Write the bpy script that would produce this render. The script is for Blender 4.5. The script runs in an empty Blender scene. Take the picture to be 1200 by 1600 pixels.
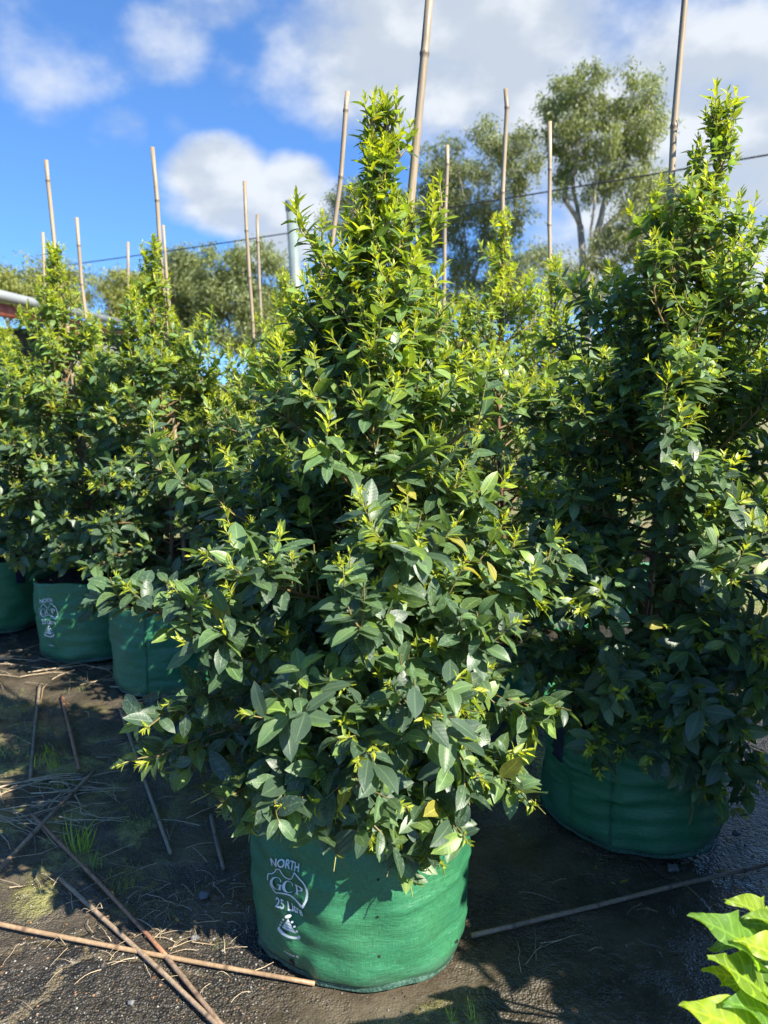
import bpy, math
import numpy as np
from mathutils import Matrix, Vector

# ------------------------------------------------------------------ camera / sky / sun
scn = bpy.context.scene
PITCH = math.radians(9.5); CAMH = .95; FPX = 1202.
cam_d = bpy.data.cameras.new('camera'); cam = bpy.data.objects.new('camera', cam_d)
scn.collection.objects.link(cam)
cam.location = (0, 0, CAMH); cam.rotation_euler = (math.pi/2 - PITCH, 0, 0)
cam_d.sensor_fit = 'VERTICAL'; cam_d.sensor_height = 36; cam_d.sensor_width = 27
cam_d.lens = FPX/1600*36; cam_d.clip_start = .05; cam_d.clip_end = 2000
cam_d.dof.use_dof = True; cam_d.dof.focus_distance = 1.28; cam_d.dof.aperture_fstop = 7.0
scn.camera = cam
scn.render.resolution_x = 768; scn.render.resolution_y = 1024
SUN_AZ = math.radians(130)      # clockwise from the view direction (+Y)
SUN_EL = math.radians(41)
scn.view_settings.view_transform = 'Standard'; scn.view_settings.look = 'None'
scn.view_settings.gamma = 1; scn.view_settings.use_curve_mapping = False
scn.view_settings.exposure = 1.9
scn.cycles.adaptive_threshold = .025; scn.cycles.max_bounces = 8; scn.cycles.diffuse_bounces = 6; scn.cycles.glossy_bounces = 2; scn.cycles.transmission_bounces = 4
sun_dir = Vector((math.sin(SUN_AZ)*math.cos(SUN_EL), math.cos(SUN_AZ)*math.cos(SUN_EL), math.sin(SUN_EL)))
sd = bpy.data.lights.new('sun', 'SUN'); sd.energy = 3.5; sd.angle = math.radians(.5); sd.color = (1, .93, .80)
so = bpy.data.objects.new('sun', sd); scn.collection.objects.link(so)
so.rotation_euler = (-sun_dir).to_track_quat('-Z', 'Y').to_euler(); so.location = (8, -4, 9)

def ray(u, v):
    x = (u-600)/FPX; y = (800-v)/FPX; c, s = math.cos(PITCH), math.sin(PITCH)
    return np.array([x, c+y*s, -s+y*c])
O = np.array([0, 0, CAMH])
def gnd(u, v, z=0.):
    d = ray(u, v); return O+d*((z-CAMH)/d[2])
def atY(u, v, Y):
    d = ray(u, v); return O+d*(Y/d[1])

# node helper ------------------------------------------------------
class NT:
    def __init__(s, tree): s.t = tree; s.n = tree.nodes; s.l = tree.links; s.n.clear()
    def sock(s, a, inp):
        if isinstance(a, bpy.types.NodeSocket): s.l.new(a, inp)
        elif a is not None:
            if hasattr(inp.default_value, '__len__') and not hasattr(a, '__len__'): a = [a]*len(inp.default_value)
            if hasattr(inp.default_value, '__len__') and len(inp.default_value) == 4 and len(a) == 3: a = (*a, 1)
            inp.default_value = a
    def node(s, typ, _out=0, _set=None, **kw):
        nd = s.n.new(typ)
        for k, v in (_set or {}).items(): setattr(nd, k, v)
        for k, v in kw.items():
            key = int(k[1:]) if k[0] == 'i' and k[1:].isdigit() else k.replace('_', ' ')
            s.sock(v, nd.inputs[key])
        return nd.outputs[_out]
    def m(s, op, a, b=None, c=None, clamp=False):
        nd = s.n.new('ShaderNodeMath'); nd.operation = op; nd.use_clamp = clamp
        for i, x in enumerate((a, b, c)):
            if x is not None: s.sock(x, nd.inputs[i])
        return nd.outputs[0]
    def vm(s, op, a, b=None, out=0):
        nd = s.n.new('ShaderNodeVectorMath'); nd.operation = op
        s.sock(a, nd.inputs[0])
        if b is not None:
            if op == 'SCALE': s.sock(b, nd.inputs['Scale'])
            else: s.sock(b, nd.inputs[1])
        return nd.outputs[out]
    def noise(s, vec, scale, detail=4, rough=.5, out=0, dist=0):
        return s.node('ShaderNodeTexNoise', out, Vector=vec, Scale=scale, Detail=detail, Roughness=rough, Distortion=dist)
    def ramp(s, f, a, b, lo=0., hi=1., smooth=True):
        nd = s.n.new('ShaderNodeMapRange'); nd.interpolation_type = 'SMOOTHSTEP' if smooth else 'LINEAR'
        s.sock(f, nd.inputs[0])
        for i, x in zip((1, 2, 3, 4), (a, b, lo, hi)): nd.inputs[i].default_value = x
        return nd.outputs[0]
    def mix(s, f, a, b, mode='MIX'):
        nd = s.n.new('ShaderNodeMix'); nd.data_type = 'RGBA'; nd.blend_type = mode
        s.sock(f, nd.inputs[0]); s.sock(a, nd.inputs[6]); s.sock(b, nd.inputs[7]); return nd.outputs[2]
    def bump(s, h, strength=.5, dist=.01, normal=None):
        return s.node('ShaderNodeBump', Height=h, Strength=strength, Distance=dist, Normal=normal)
    def out(s, surf): s.l.new(surf, s.node_raw('ShaderNodeOutputMaterial').inputs[0])
    def node_raw(s, t): return s.n.new(t)
def mat(name):
    m = bpy.data.materials.new(name); m.use_nodes = True; return m, NT(m.node_tree)
def principled(n, col, rough=.5, normal=None, spec=.5, **kw):
    return n.node('ShaderNodeBsdfPrincipled', Base_Color=col, Roughness=rough, Normal=normal, Specular_IOR_Level=spec, **kw)

# world: clear blue sky with cumulus -------------------------------
world = bpy.data.worlds.new('World'); scn.world = world; world.use_nodes = True
w = NT(world.node_tree)
dirv = w.node('ShaderNodeTexCoord', 0)
sky = w.node('ShaderNodeTexSky', Vector=w.vm('ADD', dirv, (0, 0, .16)), _set=dict(sky_type='NISHITA', sun_disc=False, sun_elevation=SUN_EL, sun_rotation=SUN_AZ,
             altitude=50, air_density=1.0, dust_density=.35, ozone_density=2.5))
sep = w.n.new('ShaderNodeSeparateXYZ'); w.l.new(dirv, sep.inputs[0])
cvec = w.vm('ADD', w.vm('MULTIPLY', dirv, (1, 1, 1.45)), (3.1, 1.7, .4))
big = w.noise(cvec, 2.2, 2, .5)
det = w.noise(cvec, 8.5, 5, .55)
det2 = w.noise(w.vm('ADD', cvec, (sun_dir.x*.03, sun_dir.y*.03, .05)), 8.5, 2, .5)
CLOUDS = [(345, 275, 95, 62, 1.15), (455, 300, 90, 62, 1.15), (395, 325, 150, 55, 1.0), (430, 392, 70, 50, 1.05), (740, 100, 330, 130, .98),
          (650, 175, 200, 70, .7), (1040, 180, 330, 170, .95), (1170, 330, 300, 180, .95), (55, 80, 125, 100, .62), (240, 60, 105, 55, .48),
          (70, 160, 80, 45, .42), (185, 208, 55, 42, .62), (370, 105, 45, 35, .42), (470, 165, 55, 35, .45), (330, 5, 90, 40, .5), (30, 345, 90, 40, .35), (270, 210, 40, 30, .4)]
az = w.m('ARCTAN2', sep.outputs[0], sep.outputs[1]); el = w.m('ARCSINE', sep.outputs[2])
bias = None
for (u, v, ru, rv, amp) in CLOUDS:
    c = Vector(ray(u, v)).normalized(); a0 = math.atan2(c.x, c.y); e0 = math.asin(c.z); kx = FPX/ru*c.y*math.cos(e0)*.95; ky = FPX/rv*c.y*.95
    a = w.m('MULTIPLY_ADD', az, kx, -a0*kx); b = w.m('MULTIPLY_ADD', el, ky, -e0*ky)
    g = w.ramp(w.m('MULTIPLY_ADD', a, a, w.m('MULTIPLY', b, b)), 1.25, .0, 0, amp)
    bias = g if bias is None else w.m('MAXIMUM', bias, g)
cov = w.m('ADD', w.m('MULTIPLY', w.m('SUBTRACT', det, .5), 1.35), bias)
cov = w.m('ADD', cov, w.m('MULTIPLY', w.m('SUBTRACT', big, .57), 1.0))
mask = w.m('MULTIPLY', w.ramp(cov, .16, .88), .93)
shade = w.ramp(w.m('ADD', w.m('SUBTRACT', det, det2), w.m('MULTIPLY', w.m('SUBTRACT', cov, .6), -.12)), -.10, .12)
ccol = w.mix(shade, (1.75, 1.95, 2.2), (2.5, 2.62, 2.75))
skyc = w.mix(1, sky, (.38, .57, .77), "MULTIPLY")
skyc = w.mix(mask, skyc, ccol)
bg = w.node('ShaderNodeBackground', Color=skyc, Strength=.098)
wo = w.n.new('ShaderNodeOutputWorld'); w.l.new(bg, wo.inputs[0])

# ------------------------------------------------------------------ helpers
COL = scn.collection
def link(name, data, parent=None, m=None):
    o = bpy.data.objects.new(name, data); COL.objects.link(o)
    if parent is not None: o.parent = parent
    if m is not None and data is not None and not data.materials: data.materials.append(m)
    return o
def tag(o, label=None, cat=None, group=None, kind=None):
    if label: o['label'] = label
    if cat: o['category'] = cat
    if group: o['group'] = group
    if kind: o['kind'] = kind
    return o
def mesh_np(name, V, Q=None, T=None, smooth=True, attrs=None):
    V = np.asarray(V, np.float32).reshape(-1, 3)
    Q = np.zeros((0, 4), np.int32) if Q is None else np.asarray(Q, np.int32).reshape(-1, 4)
    T = np.zeros((0, 3), np.int32) if T is None else np.asarray(T, np.int32).reshape(-1, 3)
    me = bpy.data.meshes.new(name)
    me.vertices.add(len(V)); me.vertices.foreach_set('co', V.ravel())
    nl = Q.size+T.size; me.loops.add(nl); me.loops.foreach_set('vertex_index', np.concatenate([Q.ravel(), T.ravel()]))
    me.polygons.add(len(Q)+len(T))
    st = np.concatenate([np.arange(len(Q))*4, Q.size+np.arange(len(T))*3]).astype(np.int32)
    me.polygons.foreach_set('loop_start', st)
    me.update(calc_edges=True); me.validate()
    if smooth: me.polygons.foreach_set('use_smooth', np.ones(len(me.polygons), bool))
    for k, (typ, arr) in (attrs or {}).items():
        at = me.attributes.new(k, typ, 'POINT')
        at.data.foreach_set('color' if typ == 'FLOAT_COLOR' else ('value' if typ == 'FLOAT' else 'vector'), np.asarray(arr, np.float32).ravel())
    return me
class MB:
    def __init__(s): s.V = []; s.Q = []; s.T = []; s.n = 0; s.A = []
    def add(s, V, Q=None, T=None, a=None):
        V = np.asarray(V, float).reshape(-1, 3)
        if Q is not None and len(Q): s.Q.append(np.asarray(Q).reshape(-1, 4)+s.n)
        if T is not None and len(T): s.T.append(np.asarray(T).reshape(-1, 3)+s.n)
        s.V.append(V); s.n += len(V)
        if a is not None: s.A.append(np.broadcast_to(np.asarray(a, float), (len(V), len(a))))
    def tube(s, P, R, sides=5, cap=True, a=None):
        P = np.asarray(P, float); n = len(P); R = np.broadcast_to(np.asarray(R, float), (n,))
        T = np.gradient(P, axis=0); T /= np.linalg.norm(T, axis=1)[:, None]+1e-12
        ref = np.array([0, 0, 1.]) if abs(T[:, 2]).mean() < .8 else np.array([1., 0, 0])
        X = np.cross(T, ref); X /= np.linalg.norm(X, axis=1)[:, None]+1e-12; Y = np.cross(T, X)
        th = np.linspace(0, 2*np.pi, sides, endpoint=False)
        V = P[:, None]+R[:, None, None]*(np.cos(th)[None, :, None]*X[:, None]+np.sin(th)[None, :, None]*Y[:, None])
        V = V.reshape(-1, 3); Q = []
        i = np.arange(n-1)[:, None]*sides; j = np.arange(sides)[None]; k = (j+1) % sides
        Q = np.stack([i+j, i+k, i+sides+k, i+sides+j], -1).reshape(-1, 4)
        Tn = None
        if cap:
            V = np.vstack([V, P[:1], P[-1:]]); c0, c1 = n*sides, n*sides+1
            jj = np.arange(sides); kk = (jj+1) % sides; b = (n-1)*sides
            Tn = np.vstack([np.stack([jj*0+c0, kk, jj], -1), np.stack([jj*0+c1, b+jj, b+kk], -1)])
        s.add(V, Q, Tn, a)
    def box(s, c, d, a=None):
        x, y, z = np.array(d)/2; V = np.array([[i*x, j*y, k*z] for i in (-1, 1) for j in (-1, 1) for k in (-1, 1)])+np.array(c)
        s.add(V, [[0, 1, 3, 2], [4, 6, 7, 5], [0, 4, 5, 1], [2, 3, 7, 6], [0, 2, 6, 4], [1, 5, 7, 3]], None, a)
    def mesh(s, name, smooth=True, attr=None):
        at = None
        if attr and s.A:
            A = np.vstack(s.A)
            if A.shape[1] == 3: A = np.hstack([A, np.ones((len(A), 1))])
            at = {attr: ('FLOAT_COLOR', A)}
        return mesh_np(name, np.vstack(s.V), np.vstack(s.Q) if s.Q else None, np.vstack(s.T) if s.T else None, smooth, at)
def nrm(a): return a/(np.linalg.norm(a, axis=-1, keepdims=True)+1e-12)

# ------------------------------------------------------------------ materials
def leaf_material(name, rough=.42, trans=.36, dust=1., vfreq=62, vcol=0.):
    m, n = mat(name)
    tint = n.node('ShaderNodeAttribute', 0, _set=dict(attribute_name='tint'))
    uv = n.node('ShaderNodeAttribute', 1, _set=dict(attribute_name='leaf_uv'))
    sp = n.n.new('ShaderNodeSeparateXYZ'); n.l.new(uv, sp.inputs[0])
    au = n.m('ABSOLUTE', sp.outputs[0])
    rib = n.ramp(au, .11, .03)
    edge = n.ramp(au, .9, 1.0)
    vein = n.m('SINE', n.m('MULTIPLY', n.m('SUBTRACT', sp.outputs[1], n.m('MULTIPLY', au, .13)), vfreq))
    tc = n.node('ShaderNodeTexCoord', 3)
    mott = n.noise(tc, 55, 2, .6)
    rnd = n.node('ShaderNodeObjectInfo', 5)
    col = n.mix(n.ramp(mott, .3, .75), n.mix(1, tint, (.78, .82, .8), 'MULTIPLY'), n.mix(1, tint, (1.25, 1.2, 1.15), 'MULTIPLY'))
    col = n.mix(1, col, n.mix(rnd, (.85, .88, .85), (1.15, 1.12, 1.1)), 'MULTIPLY')
    lite = n.mix(1, n.mix(1, tint, (1.7, 1.6, 1.4), 'MULTIPLY'), (.03, .035, .008), 'ADD')
    col = n.mix(n.m('MULTIPLY', rib, .75), col, lite)
    col = n.mix(n.m('MULTIPLY', edge, .45), col, lite)
    if vcol: col = n.mix(n.m('MULTIPLY', n.ramp(vein, .8, 1.), vcol), col, lite)
    spots = n.m('MULTIPLY', n.ramp(n.noise(tc, 300, 0, .5), .62, .76), .34*dust)
    col = n.mix(spots, col, (.30, .34, .32))
    h = n.m('ADD', n.m('MULTIPLY', vein, .25), n.m('MULTIPLY', rib, -1.2))
    h = n.m('ADD', h, n.m('MULTIPLY', mott, .8))
    nor = n.bump(h, .30, .0004)
    rg = n.m('ADD', n.m('MULTIPLY', mott, .22), rough-.11)
    b = principled(n, col, rg, nor, .62)
    tr = n.node('ShaderNodeBsdfTranslucent', Color=n.mix(1, n.mix(1, col, (2.2, 2.0, .7), 'MULTIPLY'), (.012, .02, 0), 'ADD'), Normal=nor)
    n.out(n.node('ShaderNodeMixShader', Fac=trans, i1=b, i2=tr)); return m
M = {}
M['leaf'] = leaf_material('shrub_leaf')
M['gold_leaf'] = leaf_material('gold_leaf', .48, .45, .8, 46, .75)
M['gum_leaf'] = leaf_material('gum_leaf', .55, .28, 0)

def twig_mat():
    m, n = mat('twig_bark')
    tint = n.node('ShaderNodeAttribute', 0, _set=dict(attribute_name='tint'))
    tc = n.node('ShaderNodeTexCoord', 3)
    k = n.noise(tc, 120, 4, .6)
    col = n.mix(1, tint, n.mix(k, (.55, .55, .55), (1.35, 1.3, 1.25)), 'MULTIPLY')
    n.out(principled(n, col, .6, n.bump(k, .5, .002))); return m
M['twig'] = twig_mat()

def bag_mat(name, base=(.034, .185, .085)):
    m, n = mat(name)
    uv = n.node('ShaderNodeAttribute', 1, _set=dict(attribute_name='wrap'))   # arc length, height in metres
    sp = n.n.new('ShaderNodeSeparateXYZ'); n.l.new(uv, sp.inputs[0])
    wx = n.m('SINE', n.m('MULTIPLY', sp.outputs[0], 6.283/.0024)); wy = n.m('SINE', n.m('MULTIPLY', sp.outputs[1], 6.283/.0022))
    weave = n.m('MULTIPLY', wx, wy)
    st = n.vm('MULTIPLY', uv, (90, 900, 1)); st2 = n.vm('MULTIPLY', uv, (900, 60, 1))
    n1 = n.noise(st, 1, 3, .6); n2 = n.noise(st2, 1, 3, .6); n3 = n.noise(uv, 14, 5, .6)
    f = n.m('ADD', n.m('MULTIPLY', n1, .45), n.m('MULTIPLY', n2, .4))
    f = n.m('ADD', f, n.m('MULTIPLY', weave, .07))
    col = n.mix(n.ramp(f, .25, .68), tuple(np.array(base)*.52), tuple(np.array(base)*1.45))
    col = n.mix(n.ramp(n3, .35, .75), col, n.mix(1, col, (1.25, 1.05, 1.0), 'MULTIPLY'))
    dirt = n.m('MULTIPLY', n.ramp(n.m('ADD', sp.outputs[1], n.m('MULTIPLY', n.m('SUBTRACT', n3, .5), .10)), .045, -.005), .8)
    grime = n.m('MULTIPLY', n.ramp(n.noise(uv, 160, 3, .7), .62, .72), n.ramp(sp.outputs[1], .17, .01))
    col = n.mix(dirt, col, (.045, .075, .055)); col = n.mix(n.m('MULTIPLY', grime, .75), col, (.30, .32, .27))
    h = n.m('ADD', n.m('MULTIPLY', weave, .5), n.m('ADD', n.m('MULTIPLY', n1, 1.2), n.m('MULTIPLY', n2, .9)))
    nor = n.bump(h, .35, .0008)
    nor = n.bump(n.noise(n.vm('MULTIPLY', uv, (11, 42, 1)), 1, 4, .58), .42, .009, nor)
    n.out(principled(n, col, .43, nor, .5, Sheen_Weight=.0)); return m
M['bag'] = bag_mat('woven_bag_green')
M['hem'] = bag_mat('woven_bag_hem', (.02, .13, .06))

def simple(name, c1, c2, scale=40, rough=.6, bump=.3, dist=.003, spec=.5, stretch=(1, 1, 1), metal=0., detail=5, coord=3):
    m, n = mat(name); tc = n.vm('MULTIPLY', n.node('ShaderNodeTexCoord', coord), stretch)
    k = n.noise(tc, scale, detail, .6)
    n.out(principled(n, n.mix(n.ramp(k, .3, .72), c1, c2), rough, n.bump(k, bump, dist), spec, Metallic=metal)); return m
def print_mat():
    m, n = mat('worn_print'); P = n.node('ShaderNodeNewGeometry', 0)
    k = n.noise(P, 900, 2, .6); k2 = n.noise(P, 120, 3, .6)
    wear = n.ramp(n.m('ADD', k, n.m('MULTIPLY', n.m('SUBTRACT', k2, .5), .5)), .60, .68)
    n.out(principled(n, n.mix(n.m('MULTIPLY', wear, .85), (.66, .72, .73), (.20, .36, .28)), .5)); return m
M['lip'] = simple('frayed_lip', (.008, .055, .036), (.10, .19, .14), 210, .7, .8, .003)
M['print'] = print_mat()
M['strap'] = simple('navy_strap', (.008, .012, .028), (.02, .028, .05), 300, .55, .6, .002, stretch=(3, 3, .3))
M['hole'] = simple('drain_hole_black', (.004, .004, .004), (.012, .010, .008), 200, .8)
M['soil'] = simple('potting_mix', (.012, .009, .007), (.05, .036, .026), 180, .9, 1., .01)
M['stone'] = simple('stone_grey', (.05, .052, .055), (.16, .16, .16), 60, .7, .5)
M['straw'] = simple('dry_straw', (.20, .16, .10), (.42, .35, .24), 60, .7)
M['tie'] = simple('green_tie', (.0, .12, .08), (.01, .2, .13), 60, .4)
M['pot'] = simple('black_pot', (.01, .01, .011), (.02, .02, .02), 60, .45)
M['gum_bark'] = simple('gum_bark', (.17, .145, .12), (.38, .34, .29), 3, .8, .5, .02, stretch=(2, 2, .35))
M['pipe'] = simple('painted_pipe', (.15, .19, .18), (.21, .25, .235), 6, .38, .15, .002)
M['gutter'] = simple('pale_gutter', (.17, .185, .19), (.25, .265, .27), 2, .6, .1)
M['red_beam'] = simple('red_beam', (.20, .045, .03), (.36, .10, .07), 5, .7)
M['shed_wall'] = simple('shed_wall', (.10, .10, .10), (.24, .23, .22), 3, .8, stretch=(6, 6, .6))
M['roof'] = simple('roof_sheet', (.32, .35, .36), (.50, .52, .53), 3, .4)
M['cable'] = simple('cable_black', (.015, .015, .017), (.03, .03, .03), 20, .6)
M['pole'] = simple('pole_timber', (.13, .10, .075), (.26, .21, .17), 5, .85, stretch=(3, 3, .3))

def bamboo_mat(name, ca, cb, cn):
    m, n = mat(name)
    tint = n.node('ShaderNodeAttribute', 0, _set=dict(attribute_name='tint'))   # r: node ring
    sp = n.n.new('ShaderNodeSeparateColor'); n.l.new(tint, sp.inputs[0])
    tc = n.node('ShaderNodeTexCoord', 3)
    k = n.noise(n.vm('MULTIPLY', tc, (130, 130, 7)), 1, 5, .65); k2 = n.noise(n.vm('MULTIPLY', tc, (9, 9, 5)), 1, 3, .5)
    rnd = n.node('ShaderNodeObjectInfo', 5)
    col = n.mix(n.ramp(k, .3, .75), ca, cb)
    col = n.mix(n.m('MULTIPLY', n.ramp(k2, .42, .75), .55), col, cn)
    col = n.mix(n.m('MULTIPLY', sp.outputs[0], .8), col, tuple(np.array(cn)*.55))
    col = n.mix(1, col, n.mix(rnd, (.78, .80, .84), (1.1, 1.05, 1.0)), 'MULTIPLY')
    n.out(principled(n, col, .48, n.bump(k, .35, .0015))); return m
M['bamboo'] = bamboo_mat('bamboo_pale', (.27, .205, .125), (.41, .33, .215), (.175, .125, .075))
M['cane_tan'] = bamboo_mat('cane_tan', (.28, .19, .105), (.42, .305, .185), (.13, .075, .042))
M['cane_grey'] = bamboo_mat('cane_grey', (.22, .165, .11), (.40, .31, .21), (.12, .08, .05))
M['cane_dark'] = bamboo_mat('cane_dark', (.19, .135, .095), (.34, .25, .175), (.10, .068, .045))
M['cane_red'] = bamboo_mat('cane_red', (.25, .115, .06), (.42, .23, .13), (.12, .07, .045))

def ground_mat():
    m, n = mat('wet_asphalt')
    P = n.node('ShaderNodeNewGeometry', 0); sp = n.n.new('ShaderNodeSeparateXYZ'); n.l.new(P, sp.inputs[0])
    X, Y = sp.outputs[0], sp.outputs[1]
    wob = n.noise(P, 5, 5, .6)
    def blob(cx, cy, rx, ry, soft=.5, amp=.55):
        a = n.m('DIVIDE', n.m('SUBTRACT', X, cx), rx); b = n.m('DIVIDE', n.m('SUBTRACT', Y, cy), ry)
        r = n.m('POWER', n.m('ADD', n.m('MULTIPLY', a, a), n.m('MULTIPLY', b, b)), .5)
        r = n.m('ADD', r, n.m('MULTIPLY', n.m('SUBTRACT', wob, .5), amp*2))
        return n.ramp(r, 1+soft*.5, 1-soft*.5)
    mx = lambda *a: a[0] if len(a) == 1 else n.m('MAXIMUM', a[0], mx(*a[1:]))
    # where film water / mud has settled
    wet = mx(blob(.48, 1.06, .62, .42), blob(-.38, 1.52, .28, .36), blob(-.95, 1.95, .85, .75), blob(-.62, 1.42, .32, .22), blob(.1, .98, .34, .16), blob(.30, 1.55, .22, .4))
    fine = n.node('ShaderNodeTexVoronoi', 0, Vector=P, Scale=230)
    fcol = n.node('ShaderNodeTexVoronoi', 1, Vector=P, Scale=230)
    mid = n.node('ShaderNodeTexVoronoi', 0, Vector=P, Scale=75)
    mcol = n.node('ShaderNodeTexVoronoi', 1, Vector=P, Scale=75)
    big = n.noise(P, 2.2, 5, .6); sm = n.noise(P, 38, 5, .7)
    c = n.mix(n.ramp(sm, .3, .7), (.010, .0095, .008), (.027, .025, .021))
    s1 = n.n.new('ShaderNodeSeparateColor'); n.l.new(fcol, s1.inputs[0])
    s2 = n.n.new('ShaderNodeSeparateColor'); n.l.new(mcol, s2.inputs[0])
    agg = n.m('MULTIPLY', n.ramp(s1.outputs[0], .72, .95), n.ramp(fine, .55, .2))
    c = n.mix(n.m('MULTIPLY', agg, .75), c, n.mix(s1.outputs[1], (.075, .065, .048), (.15, .145, .13)))
    agg2 = n.m('MULTIPLY', n.ramp(s2.outputs[0], .86, .93), n.ramp(mid, .42, .3))
    c = n.mix(n.m('MULTIPLY', agg2, .8), c, n.mix(s2.outputs[1], (.12, .07, .035), (.17, .155, .13)))
    dusty = n.m('MULTIPLY', mx(blob(-.55, .95, .30, .14, .9), blob(-.12, 1.02, .24, .12, .9), blob(-.75, 1.3, .3, .1, .9)), .40)
    c = n.mix(n.m('MULTIPLY', dusty, n.ramp(n.noise(P, 90, 4, .7), .35, .65)), c, (.085, .068, .036))
    mud = n.mix(n.ramp(n.noise(P, 9, 5, .65), .35, .7), (.054, .044, .030), (.115, .094, .066))
    mud = n.mix(n.m('MULTIPLY', agg, .4), mud, (.17, .15, .115))
    c = n.mix(n.m('MULTIPLY', wet, .92), c, mud)
    # cracks filled with silt
    ck = n.node('ShaderNodeTexVoronoi', 0, _set=dict(feature='DISTANCE_TO_EDGE'), Vector=n.vm('ADD', P, n.vm('SCALE', n.noise(P, 9, 4, .6, out=1), .12)), Scale=3.1)
    crack = n.m('MULTIPLY', n.ramp(ck, .030, .006), n.ramp(n.noise(P, 3.1, 2, .5), .44, .56))
    crack = n.m('MULTIPLY', crack, n.m('SUBTRACT', 1, n.m('MULTIPLY', wet, .7)))
    c = n.mix(n.m('MULTIPLY', crack, .8), c, (.13, .105, .06))
    # moss and algae
    ms = n.noise(P, 8, 7, .72)
    moss = mx(blob(-.98, 1.78, .42, .30, .8), blob(-.62, 1.50, .2, .12, .9), blob(-.54, 1.32, .16, .08, .9), blob(.12, 1.0, .07, .06, .9), blob(-1.35, 2.15, .3, .15, .8))
    moss = n.m('MULTIPLY', moss, n.ramp(ms, .47, .60))
    c = n.mix(n.m('MULTIPLY', moss, .8), c, n.mix(n.noise(P, 60, 3, .6), (.14, .15, .030), (.42, .39, .14)))
    # dry grassy soil beyond the sealed pad
    far = mx(n.ramp(n.m('ADD', Y, n.m('MULTIPLY', wob, .8)), 4.3, 5.0), n.ramp(n.m('ADD', X, n.m('MULTIPLY', wob, .5)), 1.5, 1.8))
    fc = n.mix(n.ramp(big, .35, .65), (.19, .155, .075), (.115, .15, .04)); fc = n.mix(n.ramp(sm, .3, .7), fc, n.mix(1, fc, (1.5, 1.4, 1.3), 'MULTIPLY'))
    c = n.mix(far, c, fc)
    smooth = n.m('MULTIPLY', wet, n.ramp(n.noise(P, 6, 4, .6), .36, .56))
    rg = n.m('SUBTRACT', n.m('ADD', .50, n.m('MULTIPLY', sm, .15)), n.m('MULTIPLY', smooth, .44))
    damp = mx(blob(.86, 1.25, .34, .46, .8), blob(.62, .95, .3, .25, .8))
    rg = n.m('SUBTRACT', rg, n.m('MULTIPLY', damp, .30)); rg = n.m('MAXIMUM', rg, .10); rg = n.mix(far, rg, .9)
    h = n.m('ADD', n.m('MULTIPLY', fine, -1.1), n.m('ADD', n.m('MULTIPLY', mid, -1.4), n.m('MULTIPLY', sm, 1.6)))
    h = n.m('MULTIPLY', h, n.m('SUBTRACT', 1, n.m('MULTIPLY', smooth, .80)))
    h = n.m('ADD', h, n.m('MULTIPLY', crack, -1.5)); h = n.m('ADD', h, n.m('MULTIPLY', n.m('MULTIPLY', moss, ms), 4))
    n.out(principled(n, c, rg, n.bump(h, .8, .0045), .5)); return m
M['ground'] = ground_mat()
M['pebble'] = twig_mat()

# ------------------------------------------------------------------ ground
rng = np.random.default_rng(5)
def axis(lo, hi, near_lo, near_hi, step):
    a = np.arange(near_lo, near_hi+1e-6, step)
    l = near_lo-np.geomspace(step*2, near_lo-lo, 14)[::-1]; h = near_hi+np.geomspace(step*2, hi-near_hi, 18)
    return np.concatenate([l, a, h])
gx = axis(-400, 400, -2.2, 1.6, .03); gy = axis(-60, 700, .6, 3.4, .03)
GX, GY = np.meshgrid(gx, gy, indexing='ij')
def lumps(x, y): return .0022*(np.sin(7.1*x+3*np.sin(2.3*y))*np.cos(6.3*y+1.1)+.6*np.sin(17*x-9*y)+.5*np.sin(13*y+21*x+1))-.004
GZ = lumps(GX, GY)
nx, ny = GX.shape; idx = np.arange(nx*ny).reshape(nx, ny)
gq = np.stack([idx[:-1, :-1], idx[1:, :-1], idx[1:, 1:], idx[:-1, 1:]], -1).reshape(-1, 4)
ground = link('ground', mesh_np('ground', np.stack([GX, GY, GZ], -1), gq), None, M['ground']); tag(ground, kind='structure')

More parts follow.
